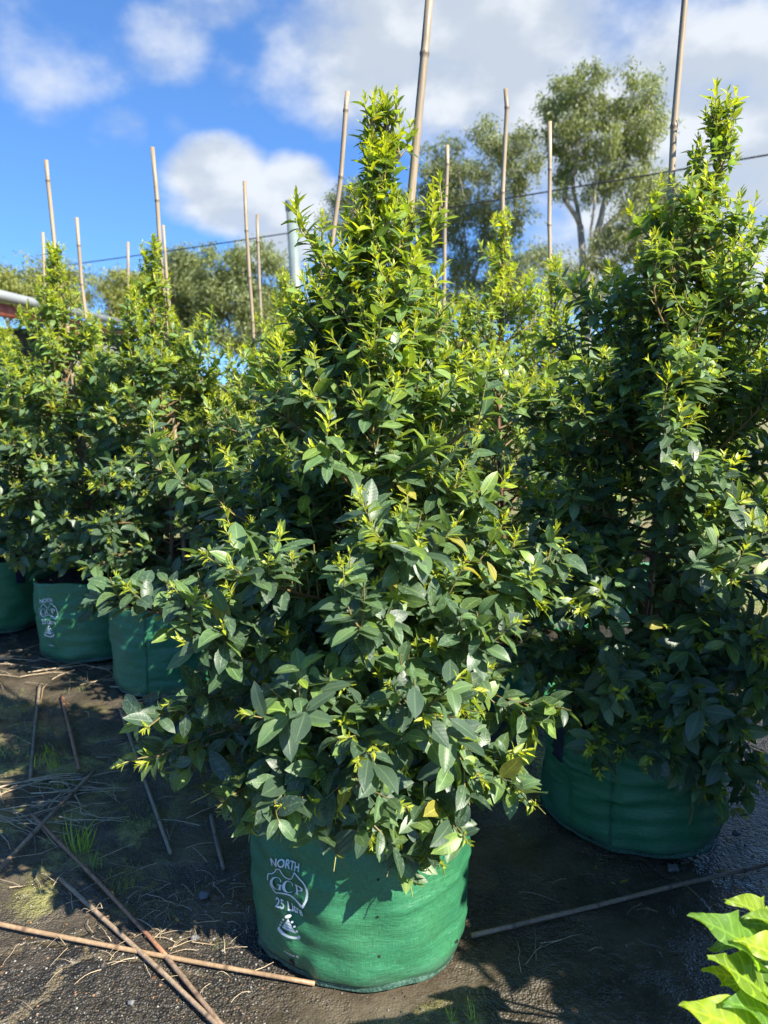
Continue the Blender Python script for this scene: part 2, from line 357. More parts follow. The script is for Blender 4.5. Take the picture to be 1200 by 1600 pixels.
# ------------------------------------------------------------------ grow bags
class Bag:
    def __init__(s, seed, R=.19, Hh=.235, n_h=9, n_d=5, depth=.0035):
        r = np.random.default_rng(seed); s.R, s.H = R, Hh; s.cr = []
        for i in range(n_h): s.cr.append((r.uniform(.03, Hh*.92), r.uniform(0, 6.28), r.uniform(.002, .018), r.uniform(.004, .010), r.uniform(-1, 1)*depth, r.uniform(0, 6.28), r.uniform(.5, 1.5), r.integers(1, 4), 0))
        for i in range(n_d): s.cr.append((r.uniform(.02, Hh*.8), r.uniform(0, 6.28), 0, r.uniform(.0025, .006), r.uniform(.4, 1)*depth*.9, r.uniform(0, 6.28), r.uniform(.25, .6), 1, r.uniform(-.9, .9)))
        s.ph = r.uniform(0, 6.28, 8); s.sag = r.uniform(.004, .012); s.rimph = r.uniform(0, 6.28)
        q = np.random.default_rng(seed+900); s.pl = [(q.uniform(0, 6.28), q.uniform(.05, .10), q.uniform(-1, 1)*depth*.75, q.uniform(-.8, .8)) for _ in range(11)]
    def rad(s, th, z):
        th = np.asarray(th, float); z = np.asarray(z, float); t = z/s.H
        R = s.R*(1-.008*(t-.45)**2*4)*(.995+.006*t)
        R = R+.0045*np.sin(2*th+s.ph[0]+t)+.0035*np.sin(3*th+s.ph[1]-2*t)+.0022*np.sin(7*th+s.ph[2]+3*np.sin(6*t+s.ph[5]))+.0016*np.sin(11*th+s.ph[3]+9*t)
        R = R+.0016*np.sin(40*t+2.2*np.sin(3*th+s.ph[4])+s.ph[6])*(.5+.5*np.sin(2*th+s.ph[7]))
        for (z0, p, a, wd, dp, tc, tw, k, sl) in s.cr:
            dth = (th-tc+np.pi) % (2*np.pi)-np.pi
            d = z-(z0+a*np.sin(k*th+p)+sl*.12*dth)
            R = R+dp*np.exp(-(d/wd)**2)*np.exp(-(dth/tw)**4)-.5*dp*np.exp(-((d+1.9*wd)/(1.3*wd))**2)*np.exp(-(dth/tw)**4)
        for (tc, wd, dp, tl) in s.pl:
            dth = (th-tc-tl*(z-.1)+np.pi) % (2*np.pi)-np.pi; R = R+dp*np.exp(-(dth/wd)**2)-.6*dp*np.exp(-((dth-2.1*wd)/(1.4*wd))**2)
        b = np.clip(1-z/.026, 0, 1); R = R-(.020)*b**2.4
        return R
    def rim(s, th): return s.H-s.sag*(.5+.5*np.sin(2*th+s.rimph))-.004*np.sin(5*th+s.ph[3])
    def pt(s, th, z, off=0):
        r = s.rad(th, z)+off; return np.stack([r*np.cos(th), r*np.sin(th), z+0*th], -1)
    def wall(s, nt=176, nz=52):
        th = np.linspace(0, 2*np.pi, nt, endpoint=False); t = np.linspace(0, 1, nz)**.9
        TH, T = np.meshgrid(th, t, indexing='ij'); Z = T*s.rim(TH)
        V = s.pt(TH, Z); wrap = np.stack([TH*s.R, Z, 0*Z], -1)
        # folded-in hem and inside
        Vi = []; Wi = []
        for off, dz in ((-.002, .0025), (-.006, .001), (-.008, -.012), (-.010, -.05)):
            z = s.rim(th)+dz; Vi.append(s.pt(th, np.minimum(z, s.rim(th)), off)+np.stack([0*th, 0*th, np.maximum(dz, 0)+0*th], -1)); Wi.append(np.stack([th*s.R, z, 0*z], -1))
        V = np.concatenate([V, np.stack(Vi, 1)], 1); wrap = np.concatenate([wrap, np.stack(Wi, 1)], 1)
        N = V.shape[1]; ix = np.arange(nt*N).reshape(nt, N); i2 = np.roll(ix, -1, 0)
        q = np.stack([ix[:, :-1], i2[:, :-1], i2[:, 1:], ix[:, 1:]], -1).reshape(-1, 4)
        Vf = V.reshape(-1, 3); c = len(Vf); Vf = np.vstack([Vf, [[0, 0, 0]]]); tr = np.stack([np.full(nt, c), i2[:, 0], ix[:, 0]], -1)
        return mesh_np('grow_bag', Vf, q, tr, True, {'wrap': ('FLOAT_VECTOR', np.vstack([wrap.reshape(-1, 3), [[0, 0, 0]]]))})
    def patch(s, name, th0, th1, z0, z1, off=.0015, nt=14, nz=14, thick=True, rel=False):
        th = np.linspace(th0, th1, nt); t = np.linspace(0, 1, nz); TH, T = np.meshgrid(th, t, indexing='ij')
        Z = z0+(z1-z0)*T
        if rel: Z = Z+s.rim(TH)-s.H
        V = s.pt(TH, Z, off); ix = np.arange(nt*nz).reshape(nt, nz)
        q = np.stack([ix[:-1, :-1], ix[1:, :-1], ix[1:, 1:], ix[:-1, 1:]], -1).reshape(-1, 4)
        # border skirt down to the cloth
        bd = np.concatenate([ix[:-1, 0], ix[-1, :-1], ix[:0:-1, -1], ix[0, :0:-1]]); Vf = V.reshape(-1, 3)
        P = s.pt(TH.ravel()[bd], Z.ravel()[bd], -.001); n0 = len(Vf); k = len(bd); a = np.arange(k); b = (a+1) % k
        q = np.vstack([q, np.stack([bd[b], bd[a], n0+a, n0+b], -1)])
        wrap = np.vstack([np.stack([TH*s.R, Z, 0*Z], -1).reshape(-1, 3), np.stack([TH*s.R, Z, 0*Z], -1).reshape(-1, 3)[bd]])
        return mesh_np(name, np.vstack([Vf, P]), q, None, True, {'wrap': ('FLOAT_VECTOR', wrap)})
    def hole(s, th, z, r, seed=0):
        g = np.random.default_rng(seed); k = 11; a = np.linspace(0, 2*np.pi, k, endpoint=False); rr = r*g.uniform(.7, 1.2, k)
        V = np.vstack([s.pt(np.array([th]), np.array([z]), .0004), s.pt(th+rr*np.cos(a)/s.R, z+rr*np.sin(a), .0012)])
        j = np.arange(k); return mesh_np('drain_hole', V, None, np.stack([j*0, 1+j, 1+(j+1) % k], -1))
    def seam(s):      # crimped flat lip around the foot, frayed
        nt = 220; th = np.linspace(0, 2*np.pi, nt, endpoint=False); g = np.random.default_rng(int(s.ph[0]*1000))
        jag = np.convolve(np.tile(g.normal(0, 1, nt), 3), np.ones(3)/3, 'same')[nt:2*nt]
        gate = np.clip(.35+.7*np.sin(th*2+s.ph[4])+.5*np.sin(5*th+1), 0, 1)
        lip = (.0015+.0035*gate+.0022*jag*gate)
        z0 = .010+.004*np.sin(3*th+s.ph[1])
        rows = [s.pt(th, z0+.006, .0004), s.pt(th, z0, lip*.7)]
        p = s.pt(th, z0, lip); p[:, 2] -= .004+.002*jag*gate; rows.append(p)
        p = s.pt(th, z0, lip*.4); p[:, 2] -= .006; rows.append(p)
        for r_ in rows: r_[:, 2] = np.maximum(r_[:, 2], .0005)
        V = np.stack(rows, 1); N = 4; ix = np.arange(nt*N).reshape(nt, N); i2 = np.roll(ix, -1, 0)
        q = np.stack([ix[:, :-1], i2[:, :-1], i2[:, 1:], ix[:, 1:]], -1).reshape(-1, 4)
        wrap = np.stack([np.repeat(th[:, None]*s.R, N, 1), V[:, :, 2], 0*V[:, :, 2]], -1)
        return mesh_np('bottom_seam', V.reshape(-1, 3), q, None, True, {'wrap': ('FLOAT_VECTOR', wrap.reshape(-1, 3))})
    def soil(s, level=.195):
        nt, nr = 48, 12; th = np.linspace(0, 2*np.pi, nt, endpoint=False); rr = np.linspace(.02, 1, nr)
        TH, RR = np.meshgrid(th, rr, indexing='ij'); rad = RR*(s.rad(TH, np.full_like(TH, level))-.004)
        g = np.random.default_rng(3); Z = level+g.normal(0, .004, TH.shape)+.006*np.sin(5*TH+8*RR)*RR
        V = np.stack([rad*np.cos(TH), rad*np.sin(TH), Z], -1); ix = np.arange(nt*nr).reshape(nt, nr); i2 = np.roll(ix, -1, 0)
        q = np.stack([ix[:, :-1], i2[:, :-1], i2[:, 1:], ix[:, 1:]], -1).reshape(-1, 4)
        Vf = np.vstack([V.reshape(-1, 3), [[0, 0, level]]]); tr = np.stack([np.full(nt, nt*nr), ix[:, 0], i2[:, 0]], -1)
        return mesh_np('soil', Vf, q, tr)

# the printed mark, traced once on the cloth as (angle, height)
FRONT = np.array([-.040, 1.252]); RIGHT = np.array([.552, 1.60])
ZS = 120/873.
def px_on_bag(u, v, C, R):
    d = ray(u, v); o = O[:2]-C; a = d[0]**2+d[1]**2; b = o[0]*d[0]+o[1]*d[1]; c = o@o-R*R
    t = (-b-math.sqrt(max(b*b-a*c, 0)))/a; p = O+d*t; return math.atan2(p[1]-C[1], p[0]-C[0]), p[2]
def zpx(x, y): return 400+x*ZS, 1300+y*ZS
def bagmap(pts): return np.array([px_on_bag(*zpx(x, y), FRONT, .187) for x, y in pts])
def ribbon(P, W):
    P = np.asarray(P, float); W = np.broadcast_to(np.asarray(W, float), (len(P),))*1.18
    T = nrm(np.gradient(P, axis=0)); N = np.stack([-T[:, 1], T[:, 0]], -1)
    V = np.concatenate([P+N*W[:, None]/2, P-N*W[:, None]/2]); n = len(P); i = np.arange(n-1)
    return V, np.stack([i, i+1, n+i+1, n+i], -1)
def dens(P, k=6):
    P = np.asarray(P, float); t = np.linspace(0, len(P)-1, (len(P)-1)*k+1); return np.stack([np.interp(t, np.arange(len(P)), P[:, j]) for j in range(2)], -1)
def disc(c, rx, ry, rot=0, k=14):
    a = np.linspace(0, 2*np.pi, k, endpoint=False); q = np.stack([rx*np.cos(a), ry*np.sin(a)], -1); c_, s_ = math.cos(rot), math.sin(rot)
    return np.vstack([[c], np.array(c)+q@np.array([[c_, s_], [-s_, c_]])]), np.stack([0*np.arange(k), 1+np.arange(k), 1+(np.arange(k)+1) % k], -1)
def arc(c, rx, ry, a0, a1, sh=.28, k=22):
    a = np.radians(np.linspace(a0, a1, k)); x = rx*np.cos(a); y = -ry*np.sin(a); return np.stack([c[0]+x, c[1]+y+sh*x], -1), a
def text_mesh(s):
    cu = bpy.data.curves.new('txt', 'FONT'); cu.body = s; cu.size = 1; cu.resolution_u = 3; cu.offset = .022
    ob = bpy.data.objects.new('txt', cu); COL.objects.link(ob); dg = bpy.context.evaluated_depsgraph_get(); dg.update()
    me = bpy.data.meshes.new_from_object(ob.evaluated_get(dg)); bpy.data.objects.remove(ob)
    V = np.array([v.co[:2] for v in me.vertices]); F = []
    me.calc_loop_triangles(); F = np.array([t.vertices[:] for t in me.loop_triangles]); bpy.data.meshes.remove(me)
    bpy.data.curves.remove(cu); return V, F
def text_px(s, bl, br, tl):
    V, F = text_mesh(s); lo, hi = V.min(0), V.max(0); ymin = 0; cap = hi[1]
    x = (V[:, 0]-lo[0])/(hi[0]-lo[0]); y = (V[:, 1]-ymin)/cap
    bl, br, tl = map(np.array, (bl, br, tl)); return bl+x[:, None]*(br-bl)+y[:, None]*(tl-bl), F
PR = {}
def build_print():
    g = {}
    g['printed_word'] = [text_px('NORTH', (200, 365), (492, 447), (200, 275)) + ('T',)]
    g['printed_volume'] = [text_px('25 Litre', (222, 846), (522, 972), (218, 738)) + ('T',)]
    g['printed_code'] = [text_px('WPB36 R', (305, 1374), (470, 1456), (305, 1346)) + ('T',)]
    sh = [(150, 540), (158, 465), (195, 468), (225, 445), (245, 412), (285, 418), (295, 460), (320, 510), (345, 532), (370, 542), (395, 537), (415, 520), (435, 485), (445, 452),
          (500, 510), (545, 560), (568, 600), (580, 640), (585, 690), (580, 735), (568, 785), (530, 858), (490, 812), (440, 768), (380, 724), (340, 704), (280, 690), (225, 690), (195, 645), (170, 578)]
    W = np.interp(np.linspace(0, 1, (len(sh)-1)*4+1), [0, .45, .55, .63, .72, .8, 1], [9, 9, 12, 22, 22, 14, 10])
    g['printed_shield'] = [ribbon(dens(sh, 4), W) + ('Q',)]
    L = []
    p, a = arc((243, 578), 50, 66, 40, 318); L.append(ribbon(p, 5+17*np.clip(-np.cos(a), 0, 1)**1.3) + ('Q',))
    L.append(ribbon(dens([(281, 600), (281, 655)]), 15) + ('Q',)); L.append(ribbon(dens([(258, 592), (300, 604)]), 7) + ('Q',)); L.append(ribbon(dens([(284, 540), (284, 568)]), 6) + ('Q',))
    p, a = arc((366, 628), 50, 62, 42, 312); L.append(ribbon(p, 5+17*np.clip(-np.cos(a), 0, 1)**1.3) + ('Q',)); L.append(ribbon(dens([(406, 590), (406, 620)]), 6) + ('Q',))
    L.append(ribbon(dens([(466, 592), (466, 708)]), 19) + ('Q',)); L.append(ribbon(dens([(446, 700), (488, 712)]), 7) + ('Q',)); L.append(ribbon(dens([(446, 586), (478, 595)]), 7) + ('Q',))
    p, a = arc((478, 628), 54, 32, 88, -95); L.append(ribbon(p, 5+15*np.clip(np.cos(a), 0, 1)) + ('Q',))
    g['printed_letters'] = L
    E_ = []
    tri = np.array([(365, 988), (288, 1092), (452, 1165)], float)
    for k in range(4):
        t0, t1 = k/4+.012, (k+1)/4-.020
        a0, a1 = tri[0]+(tri[1]-tri[0])*t0, tri[0]+(tri[1]-tri[0])*t1; b0, b1 = tri[0]+(tri[2]-tri[0])*t0, tri[0]+(tri[2]-tri[0])*t1
        E_.append((np.array([a0, b0, b1, a1]), np.array([[0, 1, 2, 3]]), 'Q'))
    E_.append(ribbon(dens([(258, 1112), (300, 1152), (370, 1190), (430, 1213), (484, 1212)]), np.interp(np.linspace(0, 1, 25), [0, .12, .5, .88, 1], [22, 26, 20, 26, 22])) + ('Q',))
    for (x, y, rx, ry) in [(362, 962, 30, 19), (318, 990, 12, 14), (293, 1025, 12, 14), (270, 1060, 12, 14), (254, 1100, 14, 20), (410, 1026, 14, 12), (438, 1076, 13, 12), (464, 1130, 13, 12), (488, 1198, 16, 24)]:
        E_.append(disc((x, y), rx, ry) + ('T',))
    g['printed_emblem'] = E_
    for k, lst in g.items():
        out = []
        for V, F, t in lst:
            V = np.asarray(V, float); F = np.asarray(F)
            if t == 'Q': F = np.vstack([F[:, [0, 1, 2]], F[:, [0, 2, 3]]])
            for _ in range(2):
                A, B, C = V[F[:, 0]], V[F[:, 1]], V[F[:, 2]]; n0, m_ = len(V), len(F); i = np.arange(m_); ab, bc, ca = n0+i, n0+m_+i, n0+2*m_+i
                V = np.vstack([V, (A+B)/2, (B+C)/2, (C+A)/2]); F = np.vstack([np.stack(x, -1) for x in ((F[:, 0], ab, ca), (ab, F[:, 1], bc), (ca, bc, F[:, 2]), (ab, bc, ca))])
            out.append((bagmap(V), F, 'T'))
        PR[k] = out
build_print()
PRC = px_on_bag(*zpx(365, 700), FRONT, .187)
def add_print(bag, parent, dth=0., dz=0., names=None):
    for k, lst in PR.items():
        if names and k not in names: continue
        mb = MB(); off = .0032
        for TZ, F, t in lst:
            off += .00012
            V = bag.pt(TZ[:, 0]+dth, TZ[:, 1]+dz, off); mb.add(V, F if t == 'Q' else None, F if t == 'T' else None)
        link(k, mb.mesh(k, False), parent, M['print'])

# ------------------------------------------------------------------ leaves
def leaf_rows(rows, kind):
    t = np.linspace(0, 1, rows)
    if kind == 'mature': wd = np.sin(np.pi*np.clip(t, 0, 1)**.95)**.68*(1-.12*t**3); wd[0] = .05; wd[-1] = .015
    else: wd = np.sin(np.pi*t**.8)**.9*(1-.3*t); wd[0] = .08; wd[-1] = .02
    return t, wd
def leaf_mesh_arrays(o, d, nn, L, Wr, curl, fold, tint, rows, cols, kind='mature', wav=None):
    N = len(L); t, wd = leaf_rows(rows, kind); s = np.linspace(-1, 1, cols)
    d = nrm(d); nn = nrm(nn-(nn*d).sum(1, keepdims=True)*d); x = np.cross(d, nn)
    hw = (L*Wr/2)[:, None, None]*wd[None, :, None]*s[None, None, :]
    along = L[:, None]*(t-.18*np.abs(curl)[:, None]*t**2)
    bend = -curl[:, None]*L[:, None]*t[None]**2*.5
    z = bend[:, :, None]+np.abs(hw)*fold[:, None, None]*(1.15-np.abs(s)*.35)[None, None]
    if wav is not None: z = z+wav[:, None, None]*L[:, None, None]*np.sin(t*9+N*.1)[None, :, None]*(s*np.abs(s))[None, None, :]
    V = o[:, None, None]+hw[..., None]*x[:, None, None]+np.broadcast_to(along[:, :, None], hw.shape)[..., None]*d[:, None, None]+z[..., None]*nn[:, None, None]
    K = rows*cols; ix = np.arange(K).reshape(rows, cols)
    q = np.stack([ix[:-1, :-1], ix[:-1, 1:], ix[1:, 1:], ix[1:, :-1]], -1).reshape(-1, 4)
    Q = (np.arange(N)[:, None, None]*K+q[None]).reshape(-1, 4)
    uv = np.stack([np.broadcast_to(s[None], (rows, cols)), np.broadcast_to(t[:, None], (rows, cols)), np.zeros((rows, cols))], -1)
    UV = np.broadcast_to(uv[None], (N, rows, cols, 3)); TI = np.broadcast_to(np.hstack([tint, np.ones((N, 1))])[:, None, None], (N, rows, cols, 4))
    return V.reshape(-1, 3), Q, UV.reshape(-1, 3), TI.reshape(-1, 4)
def leaf_soup(name, parts):
    Vs, Qs, Us, Ts, n = [], [], [], [], 0
    for V, Q, U, T in parts: Vs.append(V); Qs.append(Q+n); Us.append(U); Ts.append(T); n += len(V)
    return mesh_np(name, np.vstack(Vs), np.vstack(Qs), None, True, {'leaf_uv': ('FLOAT_VECTOR', np.vstack(Us)), 'tint': ('FLOAT_COLOR', np.vstack(Ts))})

DARK = np.array([.056, .102, .064]); MID = np.array([.104, .182, .076]); FRESH = np.array([.20, .30, .050]); YOUNG = np.array([.41, .46, .026])
# shared single-leaf meshes, by ripeness and shape
LV = []
_g = np.random.default_rng(77)
for ci, (ca, cb) in enumerate(((DARK*.8, DARK*1.2), (DARK, MID), (MID*.8, MID*1.2), (MID, FRESH), (FRESH*.8, YOUNG*.8), (np.array([.30, .28, .05]), np.array([.26, .18, .05])))):
    row = []
    for k in range(6):
        c = ca+(cb-ca)*_g.uniform(0, 1)
        V, Q, U, T = leaf_mesh_arrays(np.zeros((1, 3)), np.array([[0, 1., 0]]), np.array([[0, 0, 1.]]), np.array([1.]), np.array([_g.uniform(.40, .50)]),
                                      np.array([_g.uniform(.05, .75)]), np.array([_g.uniform(.15, .5)]), c[None], 6, 5, wav=np.array([_g.uniform(-.03, .03)]))
        row.append(leaf_soup('leaf', [(V, Q, U, T)])); row[-1].materials.append(M['leaf'])
    LV.append(row)

def cross3(a, b): return np.array([a[1]*b[2]-a[2]*b[1], a[2]*b[0]-a[0]*b[2], a[0]*b[1]-a[1]*b[0]])
class Shrub:
    """stem > branches > twigs > leaf pairs, ending in a tuft of young leaves"""
    def __init__(s, seed, height, profile, lean=(0, 0), n_prim=88, low=.27, lscale=1., yellow=1., side=None, droop=1., dens=1., bag_h=.235, extras=(), drop=None):
        g = np.random.default_rng(seed); s.tw = MB(); s.h = height
        pz, pr = np.array(profile).T; prof = lambda z: np.interp(z, pz, pr)
        lean = np.array(lean)
        stem = lambda z: np.array([0, 0, z])+np.array([*(lean*((z-.2)/(height-.2))**1.3), 0])+np.array([.012*math.sin(5*z+seed), .012*math.cos(4*z+seed), 0])*min(1, (z-.2)*3)*min(1, max(0, (height-z)*4))
        zs = np.linspace(.185, height-.03, 26); s.stem = np.array([stem(z) for z in zs]); s.stem_r = np.interp(zs, [.18, height], [.009, .0018])
        lo, ld, ln, lL, lc, lage = [], [], [], [], [], []
        yo, yd, yn, yL, yc = [], [], [], [], []
        brown = np.array([.15, .085, .05]); green = np.array([.20, .20, .05])
        def path_pts(p0, p1, p2, k):
            t = np.linspace(0, 1, k)[:, None]; return (1-t)**2*p0+2*t*(1-t)*p1+t*t*p2
        def tuft(p, ax, size, n, zf):
            ax = ax/np.linalg.norm(ax); a = cross3(ax, (0, .3, 1.)); a = a/(math.sqrt(a@a)+1e-9); b = cross3(ax, a)
            k = np.arange(n); t = k/max(n-1, 1); q = g.uniform(0, 6.28)+k//2*1.571+(k % 2)*3.1416+g.normal(0, .25, n)
            out = np.cos(q)[:, None]*a+np.sin(q)[:, None]*b; sp = (1.0-.75*t)[:, None]
            yd.append(ax*(1.15-sp*.55)+out*sp+g.normal(0, .15, (n, 3))); yo.append(p+ax*size*1.05*(t-.15)[:, None])
            yn.append(ax*.9+np.array([0, 0, .5])-out*.4+g.normal(0, .2, (n, 3))); yL.append(size*(1.05-.55*t)*g.uniform(.75, 1.15, n))
            yc.append((FRESH+(YOUNG-FRESH)*np.clip(g.normal(.55+.45*t, .22), 0, 1.15)[:, None])*g.uniform(.85, 1.12, (n, 1)))
            s.tw.tube(np.array([p-ax*.004, p+ax*size*.9]), [.0011, .0006], 4, False, green*1.4)
        def shoot(P, zf, order, sun):
            """leaf pairs along a path"""
            dP = np.diff(P, axis=0); seg = np.sqrt((dP**2).sum(1)); cum = np.concatenate([[0], np.cumsum(seg)]); Lt = cum[-1]
            step = (.0165 if zf < .72 else .014)/dens; st = .2*Lt if order == 2 else .45*Lt
            pos = np.arange(st+g.uniform(0, step), Lt-.002, step); m_ = len(pos)
            if not m_: return
            i = np.clip(np.searchsorted(cum, pos)-1, 0, len(P)-2); f = (pos-cum[i])/(seg[i]+1e-9); p = P[i]+dP[i]*f[:, None]; ax = dP[i]/(seg[i]+1e-9)[:, None]
            a = np.stack([ax[:, 1], -ax[:, 0], np.zeros(m_)], -1); na = np.sqrt((a**2).sum(1)); a = np.where(na[:, None] > .15, a, np.array([0, 1., 0])); a = nrm(a); b = np.cross(a, ax)
            th = g.uniform(0, 3.14)+(np.arange(m_) % 2)*1.571+g.normal(0, .2, m_); endf = pos/Lt
            p, ax, a, b, th, endf = (np.repeat(x, 2, 0) for x in (p, ax, a, b, th, endf)); sg = np.tile([1., -1.], m_); n = 2*m_
            out = sg[:, None]*(np.cos(th)[:, None]*a+np.sin(th)[:, None]*b)
            out[(np.abs(ax[:, 2]) < .6) & (out[:, 2] < -.5), 2] += .5
            dd = ax*g.uniform(.35, .8, (n, 1))+out*g.uniform(.75, 1., (n, 1))+g.normal(0, .12, (n, 3)); dd[:, 2] += g.normal(-.10, .22, n)
            Lb = np.interp(zf, [.25, .6, .8, .95], [.051, .044, .034, .026])*lscale*g.uniform(.55, 1.32, n)*(1-.5*np.maximum(0, endf-.75)*(order == 2))
            ripe = np.clip(g.normal(.16+.75*max(0, zf-.52)*yellow+.9*np.maximum(0, endf-.70)+.08*sun, .17), 0, 1)
            nv = np.array([0, 0, .85])+ax*.45+sunv*.30+g.normal(0, .34, (n, 3)); k = g.uniform(0, 1, n) > .08
            lo.append(p[k]); ld.append(dd[k]); ln.append(nv[k]); lL.append(Lb[k]); lage.append(ripe[k])
        sunv = np.array(sun_dir)
        ga = g.uniform(0, 6.28)
        for i in range(n_prim+len(extras)):
            f = (i+g.uniform(0, 1))/n_prim if i < n_prim else .5; za = low+(height*.95-low)*f**1.0; zf = za/height
            ga += 2.39996+g.normal(0, .25); out = np.array([math.cos(ga), math.sin(ga), 0])
            inc = np.interp(zf, [.18, .3, .5, .7, .95], [100, 84, 66, 44, 22])+g.normal(0, 9); inc = math.radians(np.clip(inc, 12, 118))
            rt = prof(za); 
            for _ in range(3): rt = prof(np.clip(za+rt/max(math.tan(inc), .30)*.9 if inc < 1.5 else za-.02, .15, height*1.02))
            rt = rt*g.uniform(.70, 1.06)
            if side is not None: rt *= side(ga, za)
            ln_ = max(rt, .02)/max(math.sin(inc), .35)
            if zf > .8: ln_ = min(ln_, height*1.0-za+.02)
            p0 = stem(za); dirn = out*math.sin(inc)+np.array([0, 0, math.cos(inc)]); p2 = p0+dirn*ln_
            if inc > 1.25: p2[2] -= .10*droop*ln_*g.uniform(.2, 1.5)
            p1 = p0+(dirn*.5+np.array([0, 0, (.14 if inc > 1.0 else -.05)]))*ln_+g.normal(0, .02, 3)
            if i >= n_prim:
                tip, za = extras[i-n_prim]; p0 = stem(za); p2 = np.array(tip, float); ln_ = np.linalg.norm(p2-p0); zf = p2[2]/height; out = nrm((p2-p0)*np.array([1, 1, .01]))
                p1 = (p0+p2)/2+np.array([0, 0, .16*ln_ if p2[2] < .5 else -.05*ln_])
            P = path_pts(p0, p1, p2, 9)
            r0 = .0022+.0075*ln_*.7; PT = P
            if drop is not None and drop(P).any(): PT = P[:max(2, int(np.argmax(drop(P))))]
            s.tw.tube(PT, np.linspace(r0, .0013, 9)[:len(PT)], 5, False, brown*(1-.0)+(green-brown)*.25)
            sunf = max(0, float(out@sunv))
            shoot(P[4:], zf, 1, sunf)
            Lp = ln_; ns = int(np.clip(Lp/.0185*dens, 2, 22))
            for j in range(ns):
                t = .22+.76*(j+g.uniform(.2, .8))/ns; k = min(int(t*8), 7); q0 = P[k]+(P[k+1]-P[k])*(t*8-k); ax = nrm(P[k+1]-P[k])
                lat = np.array([ax[1], -ax[0], 0.]); lat = lat/(math.hypot(lat[0], lat[1])+1e-6); upv = cross3(lat, ax)
                an = g.uniform(-.9, 2.3) if g.uniform() < .8 else g.uniform(-3.14, 3.14); sg = 1 if j % 2 else -1
                sidev = sg*math.cos(an)*lat+math.sin(an)*upv
                dd = nrm(ax*g.uniform(.45, .95)+sidev*g.uniform(.5, .95)+np.array([0, 0, .25 if zf > .3 else -.1]))
                lt = g.uniform(.040, .095)*(1-.25*t)*np.interp(zf, [.6, .8, .95], [1, .62, .3])
                q2 = q0+dd*lt+np.array([0, 0, .018 if zf > .35 else -.012]); q1 = q0+dd*lt*.5+g.normal(0, .004, 3)
                W_ = path_pts(q0, q1, q2, 5)
                if drop is not None and drop(W_).any(): continue
                s.tw.tube(W_, np.linspace(.0016, .0009, 5), 4, False, brown*.5+green*.5+green*.3*(zf > .5))
                shoot(W_, np.clip((q2[2])/height, 0, 1), 2, max(0, float(nrm(q2-np.array([*stem(np.clip(q2[2], .2, height))[:2], q2[2]]))@sunv)))
                exp_ = np.clip((q2[2]/height-.35)*1.5, 0, 1)
                if g.uniform() < .34+.60*exp_*yellow+.15*(t > .8):
                    tuft(W_[-1], W_[-1]-W_[-2]+np.array([0, 0, .012*exp_]), g.uniform(.014, .028)*(1+.25*exp_), int(g.integers(7, 14)), exp_)
            if g.uniform() < .75*yellow and (drop is None or not drop(P).any()): tuft(P[-1], P[-1]-P[-2]+np.array([0, 0, .02*(zf > .4)]), g.uniform(.018, .032), int(g.integers(8, 13)), zf)
        top = s.stem[-1]
        for z in np.arange(height*.84, height-.03, .014):
            q = g.uniform(0, 6.28, 2); lo.append(np.repeat(stem(z)[None], 2, 0)); ld.append(np.stack([np.cos(q), np.sin(q), 0*q+1.1], -1)); ln.append(np.array([0, 0, 1.])+g.normal(0, .3, (2, 3))); lL.append(.027*g.uniform(.7, 1.1, 2)*lscale); lage.append(np.clip(g.normal(.65, .2, 2), 0, 1))
        tuft(top, np.array([0, 0, 1.]), .028, 14, 1)
        s.lo, s.ld, s.ln, s.lL, s.la = map(np.concatenate, (lo, ld, ln, lL, lage)); s.yo, s.yd, s.yn, s.yL, s.yc = map(np.concatenate, (yo, yd, yn, yL, yc)); s.g = g
        # nothing below the floor or inside the bag
        def keep(o, d, L):
            tip = o+nrm(d)*L[:, None]; r = np.linalg.norm(tip[:, :2], axis=1); ro = np.linalg.norm(o[:, :2], axis=1)
            k = (tip[:, 2] > .02) & ~((tip[:, 2] < bag_h+.01) & (r < .205)) & ~((o[:, 2] < bag_h) & (ro < .205))
            return k if drop is None else k & ~drop(o) & ~drop(tip) & ~drop((o+tip)/2)
        k = keep(s.lo, s.ld, s.lL); s.lo, s.ld, s.ln, s.lL, s.la = s.lo[k], s.ld[k], s.ln[k], s.lL[k], s.la[k]
        k = keep(s.yo, s.yd, s.yL); s.yo, s.yd, s.yn, s.yL, s.yc = s.yo[k], s.yd[k], s.yn[k], s.yL[k], s.yc[k]
    def tints(s, a):
        a = a[:, None]; c = np.where(a < .33, DARK+(MID-DARK)*a/.33, np.where(a < .66, MID+(FRESH-MID)*(a-.33)/.33, FRESH+(YOUNG-FRESH)*(a-.66)/.34))
        c = c*s.g.uniform(.72, 1.28, (len(a), 1)); old = s.g.uniform(0, 1, len(a)) < .006; c[old] = np.array([.32, .29, .05]); return c
    def build(s, root, base, n_obj=300, rows=(6, 5), cols=(3, 3), yaw=0.):
        g = s.g
        st = MB(); sides = 8; st.tube(s.stem, s.stem_r, sides, True, (.17, .10, .06)); link('stem', st.mesh('stem', True, 'tint'), root, M['twig'])
        tag(link('branches', s.tw.mesh('branches', True, 'tint'), root, M['twig']), kind='stuff')
        # the leaves that show largest become single leaves
        cl = O-np.array([*base, 0]); view = nrm(cl[None]-s.lo); axis_ = s.lo.copy(); axis_[:, 2] = 0; fr = np.linalg.norm(axis_, axis=1)
        outw = (nrm(axis_)*view).sum(1)*fr; dist = np.linalg.norm(cl[None]-s.lo, axis=1)
        score = s.lL/dist*(1+2.2*outw)*g.uniform(.85, 1.15, len(s.lL)); sel = np.zeros(len(score), bool)
        if n_obj: sel[np.argsort(-score)[:n_obj]] = True
